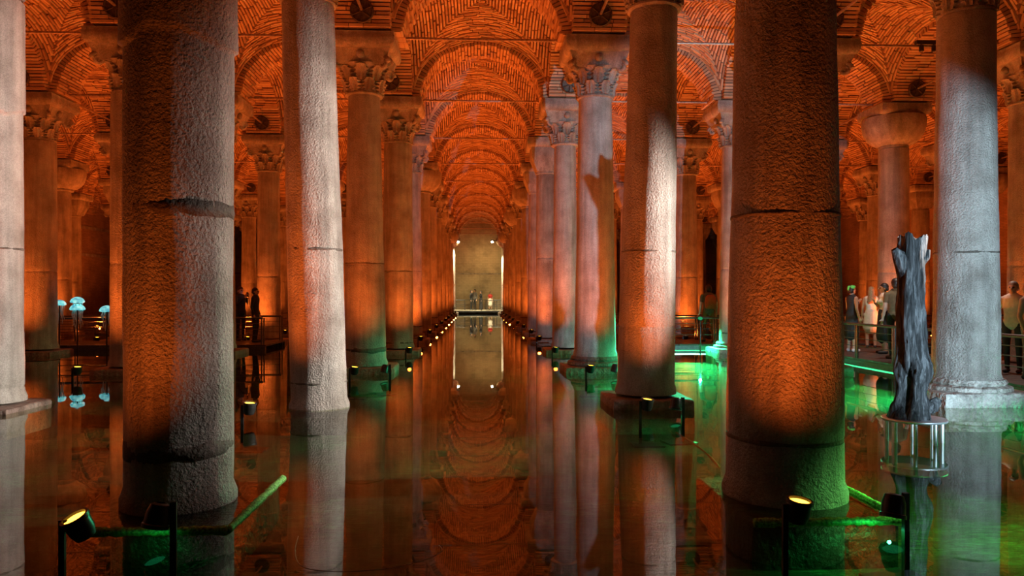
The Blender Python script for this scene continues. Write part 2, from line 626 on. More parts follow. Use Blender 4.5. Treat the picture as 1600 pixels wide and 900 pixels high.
def pier_mesh():
    b = MB()
    b.box(-0.53, 0.53, -0.53, 0.53, 7.0, 9.75, 1)
    z = 7.0
    while z < 9.2:
        for (ax, s) in ((0, -1), (0, 1), (1, -1), (1, 1)):
            c = [-0.555, -0.19 + rnd.random() * 0.1, 0.14 + rnd.random() * 0.1, 0.555]
            for u0, u1 in zip(c[:-1], c[1:]):
                d = 0.548 + rnd.random() * 0.02
                if ax == 0:
                    b.box(u0 + 0.006, u1 - 0.006, min(s * 0.5, s * d), max(s * 0.5, s * d), z + 0.012, z + 0.06, 0)
                else:
                    b.box(min(s * 0.5, s * d), max(s * 0.5, s * d), u0 + 0.006, u1 - 0.006, z + 0.012, z + 0.06, 0)
        z += 0.075
    return b.mesh('pier', [M['vault_brick'], M['mortar']])

ceiling = bpy.data.objects.new('ceiling', None); COL.objects.link(ceiling)
structure(ceiling, 'brick groin vaults and arches springing from the columns with iron ties', 'ceiling')
VM, AM, PM = [vault_mesh() for _ in range(2)], [arch_mesh() for _ in range(2)], pier_mesh()
def rod_mesh(L0):
    b = MB()
    b.tube([(-L0, 0, 0), (L0, 0, 0)], 0.03, 8)
    for s in (-1, 1):
        b.box(s * L0 - 0.02, s * L0 + 0.02, -0.05, 0.05, -0.03, 0.36)
    return b.mesh('tie_rod', M['rod_iron'])
RODX, RODY = rod_mesh(HS - 0.01), rod_mesh(HS + 0.1 - 0.03)
b = MB()
b.lathe([(0.0, 0.0), (0.235, 0.0), (0.24, 0.03), (0.21, 0.05), (0.2, 0.03), (0.05, 0.03), (0.045, 0.08), (0.0, 0.08)], 28, cap=False)
for q in range(3):
    a = q * math.pi / 3 + 0.4
    b.tube([(0.21 * math.cos(a), 0.21 * math.sin(a), 0.04), (-0.21 * math.cos(a), -0.21 * math.sin(a), 0.04)], 0.012, 6)
DISC = b.mesh('anchor_plate', M['iron'], 35)
sy = SY / SX
def stuff(o):
    o['kind'] = 'stuff'
    return o
for k in range(0, NK):
    for i in range(IMIN - 1, IMAX + 1):
        cx, cy = (gx(i) + gx(i + 1)) / 2, (gy(k) + gy(k + 1)) / 2
        stuff(put('vault', VM[(i + k) % 2], ceiling, (cx, cy, 0), scale=(1, (SY / 2 - 0.55) / A, 1)))
        o = stuff(put('arch', AM[(i * 3 + k) % 2], ceiling, (cx, gy(k), 0)))
        if i >= IMIN:
            HSY = SY / 2 - 0.75
            stuff(put('arch', AM[(i + k * 2) % 2], ceiling, (gx(i), cy, 0), rz=math.pi / 2, scale=(HSY / HS, 1, 1)))
        if k > 0:
            put('tie_rod', RODX, ceiling, (cx, gy(k), 7.06 + rnd.uniform(-0.02, 0.03)))
        if i >= IMIN and k > 0:
            put('tie_rod', RODY, ceiling, (gx(i), cy, 7.3), rz=math.pi / 2)
for k in range(0, NK):
    for i in range(IMIN, IMAX + 1):
        stuff(put('pier', PM, ceiling, (gx(i), gy(k), 0)))
        if k >= 2:
            put('anchor_plate', DISC, ceiling, (gx(i), gy(k) - 0.86, 7.3), rot=(math.pi / 2 + 0.3, 0, 0))

# ------------------------------------------------------------------ columns
def leaf_mesh(w, h, curl, mi=0):
    b = MB()
    NU, NV = 8, 9
    vs = []
    for side in (0, 1):
        for j in range(NV + 1):
            v = j / NV
            ww = w * (0.72 + 0.38 * math.sin(math.pi * min(1, v * 1.05)) ** 0.8) * (1 if v < 0.8 else 1 - ((v - 0.8) / 0.2) ** 2 * 0.75)
            for i in range(NU + 1):
                u = -1 + 2 * i / NU
                lob = 1 - 0.34 * (j % 2) * abs(u) ** 2
                x = ww * u * lob
                out = 0.02 + curl * v ** 3 + 0.035 * (1 - u * u) + 0.02 * math.cos(u * 9.4) - 0.014 * (j % 2) * abs(u)
                z = h * v - (h * 0.16 * max(0, (v - 0.8) / 0.2) ** 1.6)
                vs.append((x, -out + (0.028 if side else 0), z))
    S1 = (NU + 1) * (NV + 1)
    fs = []
    for j in range(NV):
        for i in range(NU):
            a = j * (NU + 1) + i
            fs.append((a, a + 1, a + NU + 2, a + NU + 1))
            fs.append((S1 + a, S1 + a + NU + 1, S1 + a + NU + 2, S1 + a + 1))
    ring = [i for i in range(NU + 1)] + [j * (NU + 1) + NU for j in range(1, NV + 1)] + [NV * (NU + 1) + i for i in range(NU - 1, -1, -1)] + [j * (NU + 1) for j in range(NV - 1, 0, -1)]
    for a, c in zip(ring, ring[1:] + ring[:1]):
        fs.append((a, S1 + a, S1 + c, c))
    b.add(vs, fs, mi)
    return b
LEAF_LO = leaf_mesh(0.135, 0.3, 0.1)
LEAF_HI = leaf_mesh(0.15, 0.34, 0.17)
def volute_mb():
    b = MB()
    pts = []
    for i in range(26):
        t = i / 25
        a = t * 3.6 * math.pi
        r = 0.115 * (1 - t) + 0.012
        pts.append((0, -0.02 - r * math.cos(a), 0.0 + r * math.sin(a)))
    b.tube([(p[0], p[1], p[2]) for p in pts], [0.05 - 0.02 * i / 25 for i in range(26)], 8)
    return b
VOL = volute_mb()

def transform(mbx, mtx, dst):
    dst.add([mtx @ Vector(v) for v in mbx.v], mbx.f, 0)

def bell_mb(boss=True):
    b = MB()
    b.lathe([(0.37, 0.0), (0.395, 0.02), (0.395, 0.05), (0.365, 0.065), (0.365, 0.3), (0.4, 0.48), (0.5, 0.6), (0.52, 0.62)], 28)
    # abacus with hollow sides
    n = 10
    def ring(z, s, hollow):
        out = []
        for q in range(4):
            for i in range(n):
                u = -1 + 2 * i / n
                x, y = u * s, -s + hollow * (1 - u * u)
                for _ in range(q):
                    x, y = -y, x
                out.append((x, y, z))
        return out
    rs = [ring(0.58, 0.5, 0.08), ring(0.66, 0.54, 0.09), ring(0.8, 0.58, 0.08), ring(0.88, 0.62, 0.05)]
    vs = sum(rs, [])
    m = 4 * n
    fs = [(a * m + j, a * m + (j + 1) % m, (a + 1) * m + (j + 1) % m, (a + 1) * m + j) for a in range(3) for j in range(m)]
    fs += [tuple(range(m - 1, -1, -1)), tuple(3 * m + j for j in range(m))]
    b.add(vs, fs)
    if boss:
        for q in range(4):
            a = q * math.pi / 2
            b.ball((0.52 * math.sin(a), -0.52 * math.cos(a), 0.77), (0.085, 0.085, 0.09), 10, 8)
    return b
BELL = bell_mb()
def leaf_places():
    out = []
    for j in range(8):
        a = j * math.pi / 4 + math.pi / 8
        out.append((0, Matrix.Rotation(a, 4, 'Z') @ Matrix.Translation((0, -0.36, 0.06))))
    for j in range(8):
        a = j * math.pi / 4
        out.append((1, Matrix.Rotation(a, 4, 'Z') @ Matrix.Translation((0, -0.375, 0.28))))
    for j in range(4):
        a = j * math.pi / 2 + math.pi / 4
        out.append((2, Matrix.Rotation(a, 4, 'Z') @ Matrix.Translation((0, -0.66, 0.6))))
    return out
PLACES = leaf_places()
CAP_BELL = BELL.mesh('capital', M['capital_stone'], 40)
PIECE = [LEAF_LO.mesh('leaf', M['capital_stone'], 50), LEAF_HI.mesh('leaf', M['capital_stone'], 50), VOL.mesh('volute', M['capital_stone'], True)]
b = MB()
b.v, b.f, b.m = list(BELL.v), list(BELL.f), list(BELL.m)
for kind, mt in PLACES:
    transform((LEAF_LO, LEAF_HI, VOL)[kind], mt, b)
CAP_WHOLE = b.mesh('capital', M['capital_stone'], 40)
# plain cushion capital: round bowl that turns square
b = MB()
b.lathe([(0.37, 0.0), (0.4, 0.03), (0.4, 0.08)], 40)
b.lathe([(0.38, 0.08), (0.52, 0.14), (0.68, 0.26), (0.79, 0.44), (0.84, 0.64), (0.85, 0.8), (0.83, 0.88)], 40, sq=0.0)
CAP_BOWL = b.mesh('capital', M['capital_stone'], 40)
b = MB()
b.lathe([(0.36, 0.0), (0.38, 0.02), (0.38, 0.1)], 40)
b.lathe([(0.38, 0.1), (0.46, 0.3), (0.56, 0.55), (0.58, 0.6), (0.58, 0.88)], 40, sq=0.85)
CAP_BLOCK = b.mesh('capital', M['capital_stone'], 40)
CAPZ = 5.78
def impost_mesh():
    b = MB()
    prof = [(0.6, 6.66), (0.66, 6.68), (0.7, 6.76), (0.71, 6.86), (0.69, 6.9), (0.7, 6.965)]
    vs, fs = [], []
    n = 9
    m = 4 * n
    for (s, z) in prof:
        for q in range(4):
            for i in range(n):
                u = -1 + 2 * i / n
                x, y = u * s, -s
                for _ in range(q):
                    x, y = -y, x
                w = 0.012 * noise.noise(Vector((x * 4, y * 4, z * 5)))
                vs.append((x * (1 + w), y * (1 + w), z + 0.5 * w))
    fs = [(a * m + j, a * m + (j + 1) % m, (a + 1) * m + (j + 1) % m, (a + 1) * m + j) for a in range(len(prof) - 1) for j in range(m)]
    fs += [tuple(range(m - 1, -1, -1)), tuple((len(prof) - 1) * m + j for j in range(m))]
    b.add(vs, fs)
    return b.mesh('impost_block', M['capital_stone'], 50)
IMPOST = impost_mesh()

def shaft_mesh(rb, rt, z0, seed, seg=40, drums=(), lip=None, mname='marble_hammered', dx=0.0):
    """stone shaft: rb at the foot, rt under the capital; drums = joint heights cut as grooves"""
    zs = sorted(set([z0, z0 + 0.06, z0 + 0.14] + [z0 + 0.14 + (CAPZ - z0 - 0.14) * i / 26 for i in range(27)]
                    + [z + d for z in drums for d in (-0.03, -0.012, 0.012, 0.03)]
                    + ([lip + d * 0.02 for d in range(-6, 7)] if lip else [])))
    sv = Vector((seed * 3.7, seed * 1.3, 0))
    def rad(a, z):
        t = (z - z0) / (CAPZ - z0)
        r = rb + (rt - rb) * (t ** 1.15)
        if z <= z0 + 0.1:
            r += 0.03
        for zd in drums:
            if abs(z - zd) <= 0.013:
                r -= 0.009
        if lip and z > lip + 0.05 * math.sin(a * 3 + seed) + 0.05 * noise.noise(Vector((math.cos(a) * 3, math.sin(a) * 3, seed))):
            r += 0.032
        p = Vector((math.cos(a) * 0.8, math.sin(a) * 0.8, z * 0.7)) + sv
        r += 0.012 * noise.noise(p * 1.4) + 0.006 * noise.noise(p * 5.0)
        return r
    b = MB()
    vs, fs = [], []
    for z in zs:
        sh = dx * (z - z0) / (CAPZ - z0)
        for j in range(seg):
            a = 2 * math.pi * j / seg
            r = rad(a, z)
            vs.append((r * math.cos(a) + sh - dx, r * math.sin(a), z))
    m = len(zs)
    for i in range(m - 1):
        for j in range(seg):
            k = (j + 1) % seg
            fs.append((i * seg + j, i * seg + k, (i + 1) * seg + k, (i + 1) * seg + j))
    fs += [tuple(range(seg - 1, -1, -1)), tuple((m - 1) * seg + j for j in range(seg))]
    b.add(vs, fs)
    return b.mesh('shaft', M[mname], 60)

def band_mesh(r, h, seed, dark=True):
    b = MB()
    sv = Vector((seed * 2.1, 0, seed))
    def jit(a, z, rr):
        return 0.007 * noise.noise(Vector((math.cos(a) * 3, math.sin(a) * 3, z * 30)) + sv)
    n = 48
    vs, fs = [], []
    prof = [(r - 0.03, -h / 2), (r, -h / 2), (r + 0.004, 0), (r, h / 2), (r - 0.03, h / 2)]
    for (rr, z) in prof:
        for j in range(n):
            a = 2 * math.pi * j / n
            zz = z + (h * 0.35) * noise.noise(Vector((math.cos(a) * 2.2, math.sin(a) * 2.2, (1 if z > 0 else -1) * 3)) + sv)
            q = rr + jit(a, z, rr)
            vs.append((q * math.cos(a), q * math.sin(a), zz))
    for i in range(len(prof) - 1):
        for j in range(n):
            k = (j + 1) % n
            fs.append((i * n + j, i * n + k, (i + 1) * n + k, (i + 1) * n + j))
    b.add(vs, fs)
    return b.mesh('joint_band', M['dark_joint' if dark else 'marble_smooth'], True)

def plinth_mesh(hx, hy, z1, seed, m='base_stone', z0=None):
    b = MB()
    z0 = FLOOR if z0 is None else z0
    n = 8
    prof = [(1.0, z0), (1.0, z1 - 0.035), (0.985, z1 - 0.01), (0.95, z1)]
    vs, fs = [], []
    mm = 4 * n
    for (s, z) in prof:
        for q in range(4):
            for i in range(n):
                u = -1 + 2 * i / n
                x, y = u, -1
                for _ in range(q):
                    x, y = -y, x
                w = 0.02 * noise.noise(Vector((x * 2.2 + seed, y * 2.2, z * 4)))
                c = 1 - 0.04 * (abs(x) * abs(y)) ** 6
                vs.append((x * hx * s * c + w, y * hy * s * c + w, z + 0.4 * w * (z == z1)))
    fs = [(a * mm + j, a * mm + (j + 1) % mm, (a + 1) * mm + (j + 1) % mm, (a + 1) * mm + j) for a in range(len(prof) - 1) for j in range(mm)]
    fs += [tuple(range(mm - 1, -1, -1)), tuple((len(prof) - 1) * mm + j for j in range(mm))]
    b.add(vs, fs)
    return b.mesh('plinth', M[m], 45)

def base_mesh(r, z0, h, m='base_stone'):
    b = MB()
    b.lathe([(r + 0.12, z0), (r + 0.16, z0 + h * 0.2), (r + 0.15, z0 + h * 0.45), (r + 0.07, z0 + h * 0.6), (r + 0.09, z0 + h * 0.75), (r + 0.06, z0 + h), (r - 0.05, z0 + h)], 36)
    return b.mesh('base', M[m], 40)

ORD = ['first', 'second', 'third', 'fourth', 'fifth', 'sixth', 'seventh', 'eighth', 'ninth', 'tenth', 'eleventh', 'twelfth', 'thirteenth']
ROWN = {0: 'the row lining the central channel on the left', 1: 'the row lining the central channel on the right',
        -1: 'the second row left of the central channel', -2: 'the third row left of the central channel', -3: 'the fourth row left of the central channel',
        -4: 'the fifth row left of the central channel', 2: 'the second row right of the central channel', 3: 'the third row right of the central channel',
        4: 'the fourth row right of the central channel', 5: 'the fifth row right of the central channel'}
# centre image column, foot radius, neck radius, lean, capital, joint heights, foot height, extra
C = dict(px=None, rb=0.43, rt=0.355, dx=0.0, cap='leaf', drums=(2.25,), z0=0.16, band=(), plinth=(0.62, 0.62, 0.12), base=None, lip=None, mat='marble_hammered', label=None)
SPEC = {
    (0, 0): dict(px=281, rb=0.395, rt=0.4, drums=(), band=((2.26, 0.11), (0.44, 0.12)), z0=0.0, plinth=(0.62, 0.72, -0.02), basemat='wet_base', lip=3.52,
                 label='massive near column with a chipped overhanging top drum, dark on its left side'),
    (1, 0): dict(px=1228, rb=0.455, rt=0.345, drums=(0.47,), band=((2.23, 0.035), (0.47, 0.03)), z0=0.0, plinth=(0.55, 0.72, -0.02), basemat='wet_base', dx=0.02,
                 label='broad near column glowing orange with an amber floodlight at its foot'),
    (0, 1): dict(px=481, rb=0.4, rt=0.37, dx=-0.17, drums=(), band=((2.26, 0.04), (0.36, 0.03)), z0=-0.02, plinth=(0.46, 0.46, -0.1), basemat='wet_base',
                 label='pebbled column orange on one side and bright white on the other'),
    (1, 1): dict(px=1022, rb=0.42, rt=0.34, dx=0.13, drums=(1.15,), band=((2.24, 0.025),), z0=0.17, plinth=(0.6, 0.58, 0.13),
                 label='pebbled orange column on a dark red slab with a floodlight before it'),
    (0, 2): dict(px=569, rb=0.44, rt=0.33, dx=-0.02, band=((0.47, 0.1), (2.27, 0.03)), z0=0.14, plinth=(0.66, 0.66, 0.13),
                 label='third column lining the channel on the left, with a dark belt above its slab'),
    (1, 2): dict(px=930, rb=0.44, rt=0.355, drums=(), z0=0.3, base=(0.1, 0.22), plinth=(0.72, 0.68, 0.12), mat='marble_smooth',
                 label='pinkish white column crossed by the orange-edged shadow of the burnt log'),
    (0, 3): dict(px=622, rb=0.42, rt=0.385, band=((0.3, 0.05), (2.27, 0.035)), label='fourth column lining the channel on the left, with a leafy capital'),
    (1, 3): dict(px=883, rb=0.36, rt=0.3, drums=(), mat='marble_smooth', label='slender bluish white column with a blocky pale capital, right of the channel'),
    (1, 4): dict(px=854, rb=0.37, rt=0.35, drums=(2.9,), cap='block', label='speckled column with a square orange-lit block for a capital'),
    (2, 1): dict(px=1509, rb=0.45, rt=0.385, z0=0.3, base=(0.17, 0.2), plinth=(0.72, 0.62, 0.2), drums=(), band=((2.24, 0.03),), basemat='pale_base',
                 label='bluish white column on a rough pale base beside the burnt log'),
    (-1, 1): dict(px=-17, rb=0.43, rt=0.4, z0=0.1, drums=(0.3,), band=((2.26, 0.03),), plinth=(0.62, 0.62, 0.07), lip=4.2, mat='marble_smooth',
                  label='grey white column cut off by the left edge of the picture'),
    (-1, 2): dict(px=208, rb=0.44, rt=0.42, label='orange-lit column half hidden behind the massive near column'),
    (-1, 3): dict(px=344, rb=0.4), (-1, 4): dict(px=420, rb=0.4, rt=0.36, label='dim brown column with a leafy capital beside the pebbled white and orange one'),
    (-2, 3): dict(px=62, rb=0.43, rt=0.4, label='dim orange column left of the jellyfish lamps'),
    (-3, 5): dict(px=98, cap='bowl', rb=0.34, rt=0.3, mat='marble_smooth', label='slim grey column with a plain bowl capital behind the jellyfish lamps'),
    (-2, 7): dict(px=389, rb=0.4), (2, 4): dict(px=1072, rb=0.42, rt=0.34, label='column washed green at its foot, seen between two orange columns'),
    (3, 3): dict(px=1396, cap='bowl', rb=0.42, rt=0.4, mat='marble_smooth', label='column with a plain round bowl capital behind the burnt log'),
    (4, 5): dict(px=1370), (5, 7): dict(px=1352, rb=0.36, rt=0.3), (5, 6): dict(px=1438, cap='block', rb=0.42, rt=0.4),
    (3, 2): dict(px=1606, rb=0.4, label='dim column cut off by the right edge of the picture'),
    (1, 5): dict(cap='block'), (0, 5): dict(cap='bowl'), (0, 8): dict(cap='block'), (1, 8): dict(cap='bowl'),
}
CX = {}
COLOBJ = {}
FAR_SHAFT = [shaft_mesh(0.42, 0.35, 0.16, 20 + q, 28, (2.25 + 0.1 * q,), None, ('marble_hammered', 'marble_smooth', 'marble_hammered')[q]) for q in range(3)]
FAR_PLINTH = [plinth_mesh(0.66, 0.66, 0.13, 30 + q) for q in range(2)]
FAR_BASE = base_mesh(0.42, 0.1, 0.2)
FAR_BAND = band_mesh(0.42, 0.035, 5)
crand = random.Random(3)
for i in range(IMIN, IMAX + 1):
    for k in range(0, NK):
        if abs(i - 0.5) * SX / gy(k) > 1.02:
            continue
        s = dict(C)
        own = (i, k) in SPEC
        s.update(SPEC.get((i, k), {}))
        x, y = gx(i), gy(k)
        if s['px'] is not None:
            ph = math.atan((s['px'] - 800) / F) + YAW
            x = y * math.tan(ph)
        CX[(i, k)] = x
        if not own:
            s['cap'] = crand.choice(['leaf', 'leaf', 'leaf', 'block', 'bowl'])
        lab = s['label'] or 'stone column, ' + ORD[k] + ' from the camera in ' + ROWN[i]
        t = thing('stone_column', lab, 'column', (x, y, 0), 0, 'columns of the cistern')
        t['kind'] = 'thing'
        COLOBJ[(i, k)] = t
        seed = i * 17 + k * 5 + 100
        if own or k < 3:
            put('shaft', shaft_mesh(s['rb'], s['rt'], s['z0'], seed, 56 if k < 3 else 36, s['drums'], s['lip'], s['mat'], s['dx']), t)
            def rr(z):
                return s['rb'] + (s['rt'] - s['rb']) * ((z - s['z0']) / (CAPZ - s['z0'])) ** 1.15
            for (z, h) in s['band']:
                put('joint_band', band_mesh(rr(z) + 0.001, h, seed + z), t, (s['dx'] * (z - s['z0']) / (CAPZ - s['z0']) - s['dx'], 0, z))
            hx, hy, z1 = s['plinth']
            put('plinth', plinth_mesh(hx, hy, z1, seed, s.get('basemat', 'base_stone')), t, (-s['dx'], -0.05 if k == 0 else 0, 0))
            if s['base']:
                put('base', base_mesh(s['rb'], s['base'][0], s['base'][1], s.get('basemat', 'base_stone')), t)
        else:
            q = crand.randrange(3)
            put('shaft', FAR_SHAFT[q], t, rz=crand.random() * 6)
            put('plinth', FAR_PLINTH[q % 2], t)
            put('base', FAR_BASE, t)
            put('joint_band', FAR_BAND, t, (0, 0, 0.55))
        fc = s['rt'] / 0.365
        if s['cap'] == 'leaf':
            if k <= 4 and k >= 2 and own or (i in (0, 1) and k <= 4 and k >= 2):
                c = put('capital', CAP_BELL, t, (0, 0, CAPZ))
                for kind, mt in PLACES:
                    p = put('volute' if kind == 2 else 'leaf', PIECE[kind], c)
                    p.matrix_local = mt
            else:
                put('capital', CAP_WHOLE, t, (0, 0, CAPZ), rz=0)
        else:
            put('capital', {'bowl': CAP_BOWL, 'block': CAP_BLOCK}[s['cap']], t, (0, 0, CAPZ))
        put('impost_block', IMPOST, t)

# ------------------------------------------------------------------ floodlights standing in the water
b = MB(); b.lathe([(0.035, -0.11), (0.06, -0.1), (0.075, -0.05), (0.078, 0.02), (0.084, 0.025), (0.084, 0.05), (0.07, 0.05), (0.066, 0.025), (0.0, 0.025)], 24, cap=False)
LAMP_HEAD = b.mesh('head', M['lamp_black'], 40)
b = MB(); b.lathe([(0.0, 0.029), (0.064, 0.029), (0.064, 0.034), (0.0, 0.036)], 24, cap=False)
LAMP_LENS = b.mesh('lens', M['lamp_glow'])
LENS_WHITE = b.mesh('lens', M['white_glow'])
LENS_COOL = b.mesh('lens', M['cool_glow'])
LENS_OFF = b.mesh('lens', M['steel'])
def arm_mesh(h):
    b = MB()
    b.box(-0.11, -0.075, -0.012, 0.012, FLOOR + 0.02, h + 0.02)
    b.tube([(-0.095, 0, h), (-0.06, 0, h)], 0.02, 8)
    return b.mesh('post', M['lamp_black'])
b = MB(); b.box(-0.2, 0.2, -0.15, 0.15, FLOOR, FLOOR + 0.02)
LAMP_PLATE = b.mesh('base_plate', M['lamp_black'])
ARM = arm_mesh(0.22)
def floodlight(x, y, target, label, rz=0.0, watts=LAMP_W, size=124, lit=True, color=ORANGE, group='amber floodlights standing in the water', tilt=(0, 0, 0), lens=None, z=0.22):
    t = thing('floodlight', label, 'lamp', (x, y, 0), rz, group)
    put('base_plate', LAMP_PLATE, t)
    put('post', ARM if z == 0.22 else arm_mesh(z), t)
    h = put('head', LAMP_HEAD, t, (0, 0, z), rot=tilt)
    put('lens', lens or (LAMP_LENS if lit else LENS_OFF), h)
    if lit:
        light('floodlight_beam', 'SPOT', (x, y, z + 0.09), target, watts, color, size, 1.0, 0.05)
    return t
LAMPPOS = {(0, 0): (-2.42, 4.66), (0, 1): (-2.84, 9.5), (0, 2): (-2.3, 14.2), (1, 0): (2.1, 4.8), (1, 1): (2.2, 9.6), (1, 2): (2.18, 14.3), (1, 3): (2.04, 19.4)}
LLAB = {(0, 0): 'amber floodlight in the water before the massive near column', (1, 0): 'amber floodlight at the foot of the broad orange near column',
        (0, 1): 'amber floodlight in the water beside the pebbled white and orange column', (1, 1): 'amber floodlight before the dark red slab of a pebbled column',
        (1, 2): 'amber floodlight at the green-edged slab of the pinkish white column', (1, 3): 'amber floodlight before the slender bluish white column'}
WORD = {0: 'the left row lining the channel', 1: 'the right row lining the channel', -1: 'the second row on the left', 2: 'the second row on the right',
        -2: 'the third row on the left', 3: 'the third row on the right', -3: 'the fourth row on the left', 4: 'the fourth row on the right', -4: 'the fifth row on the left', 5: 'the fifth row on the right'}
for i in range(IMIN, IMAX + 1):
    for k in range(0, NK):
        if (i, k) not in CX:
            continue
        if i not in (0, 1) and (k < 1 or k > 9):
            continue
        cx, cy = CX[(i, k)], gy(k)
        if (i, k) in LAMPPOS:
            lx, ly = LAMPPOS[(i, k)]
        else:
            lx, ly = cx + (0.45 if i == 0 else -0.35), cy - (1.2 if k == 4 else 1.5)
        if (i, k) == (2, 1):
            continue
        lab = LLAB.get((i, k), 'small amber floodlight before the ' + ORD[k] + ' column of ' + WORD[i])
        aim = (-4.8, 5.2, 6.5) if (i, k) == (0, 0) else (lx, ly - (1.7 if (i, k) == (1, 0) else 1.2), 7.0)
        near = {(0, 0): 0.2, (1, 0): 0.38, (0, 1): 0.8, (1, 1): 0.7}.get((i, k), 1.0)
        floodlight(lx, ly, aim, lab, rz=0.0, tilt=(0.3, -0.36, 0) if (i, k) == (0, 0) else (0.1, 0.1, 0), watts=LAMP_W * near, size=150 if (i, k) == (0, 0) else 174)
# green downlights, their heads turned down to the water
GREEN = (0.04, 1.0, 0.36)
LENS_GREEN = LAMP_LENS.copy(); LENS_GREEN.materials.clear(); LENS_GREEN.materials.append(M['green_dim'])
b = MB(); b.box(0.03, 0.07, -0.015, 0.015, FLOOR + 0.02, 0.26)
DOWN_POST = b.mesh('post', M['lamp_black'])
def downlight(x, y, label, watts, rz=0.2, size=150, lift=0.0):
    t = thing('downlight', label, 'lamp', (x, y, 0), rz, 'green downlights standing in the water')
    put('base_plate', LAMP_PLATE, t)
    put('post', DOWN_POST, t, scale=(1, 1, 1))
    h = put('head', LAMP_HEAD, t, (-0.05, 0, 0.15), rot=(math.pi - 0.15, 0.22, 0))
    put('lens', LENS_GREEN, h)
    light('downlight_beam', 'SPOT', (x - 0.07, y, 0.07), (x - 0.12, y + 0.02, FLOOR), watts, GREEN, size, 0.5, 0.012)
downlight(2.86, 4.95, 'downlight with its dark head turned to the green plinth of the broad column', 20)
downlight(-2.02, 4.95, 'downlight at the green plinth of the massive near column', 3.5)
downlight(2.66, 9.75, 'downlight on the slab side of the pebbled orange column', 14)
downlight(2.75, 14.6, 'downlight beside the slab of the pinkish white column', 80)
downlight(-1.75, 14.7, 'downlight beside the slab of the third column on the left', 16)
# cool white spots, plus green rail spots added to light the pool
def spot_fixture(loc, target, label, watts, color, size, blend=0.35, radius=0.03, lens=None):
    loc = Vector(loc)
    t = thing('spotlight', label, 'lamp', (loc.x, loc.y, 0), 0)
    b = MB(); b.lathe([(0.12, FLOOR), (0.12, FLOOR + 0.02), (0.02, FLOOR + 0.03), (0.02, loc.z - 0.08)], 16)
    put('post', b.mesh('post', M['lamp_black'], 40), t)
    h = put('head', LAMP_HEAD, t, (0, 0, loc.z))
    d = (Vector(target) - loc).normalized()
    h.rotation_euler = d.to_track_quat('Z', 'Y').to_euler()
    put('lens', lens or LENS_COOL, h)
    light('spotlight_beam', 'SPOT', loc + d * 0.09, target, watts, color, size, blend, radius)
spot_fixture((6.22, 2.3, 0.62), (5.98, 9.1, 1.75), 'cool white spotlight aimed at the burnt log', 5600, (0.55, 0.8, 1.0), 40, 0.4)
spot_fixture((5.2, 5.0, 1.6), (3.9, 6.1, -0.3), 'green spotlight on a post lighting the pool floor before the log', 900, (0.2, 1.0, 0.2), 72, 0.9, lens=LENS_GREEN)
spot_fixture((8.64, 13.4, 0.95), (6.9, 13.6, -0.34), 'added green spotlight on the rail beside the bluish white column', 4200, (0.03, 1.0, 0.42), 82, 0.8, lens=LENS_GREEN)  # added lamp, turns the pool floor teal near the walkway
spot_fixture((8.64, 17.6, 0.95), (6.9, 17.6, -0.34), 'added green spotlight on the rail behind the burnt log', 6500, (0.03, 1.0, 0.42), 82, 0.8, lens=LENS_GREEN)  # second added lamp for the green on the pool floor
spot_fixture((6.6, 21.88, 0.95), (5.9, 20.0, -0.34), 'added green spotlight on the rail before the rust backpack', 4500, (0.03, 1.0, 0.42), 82, 0.8, lens=LENS_GREEN)  # third added lamp, for the floor before the crossing walkway
spot_fixture((8.55, 8.3, 3.4), (-2.4, 9.35, 1.9), 'white spotlight on a tall mast beside the walkway', 12000, (1.0, 0.91, 0.84), 45, 0.85)

# ------------------------------------------------------------------ burnt log on its stand
LX, LY = at(1428, 8.25)
st = thing('display_stand', 'round steel stand of upright rods carrying the burnt log', 'stand', (LX, LY, 0))
TOPZ = 0.255
b = MB(); b.lathe([(0.02, TOPZ - 0.026), (0.325, TOPZ - 0.026), (0.33, TOPZ - 0.02), (0.33, TOPZ - 0.005), (0.325, TOPZ), (0.02, TOPZ)], 48, cap=True)
put('top_plate', b.mesh('top_plate', M['steel'], 40), st)
b = MB(); b.lathe([(0.02, FLOOR), (0.325, FLOOR), (0.33, FLOOR + 0.006), (0.33, FLOOR + 0.018), (0.325, FLOOR + 0.024), (0.02, FLOOR + 0.024)], 48, cap=True)
put('bottom_plate', b.mesh('bottom_plate', M['steel'], 40), st)
b = MB(); b.lathe([(0.022, FLOOR + 0.024), (0.022, TOPZ - 0.026)], 16)
RODM = b.mesh('rod', M['steel'], 40)
for j in range(8):
    a = j * math.pi / 4 + 0.3
    put('rod', RODM, st, (0.27 * math.cos(a), 0.27 * math.sin(a), 0))

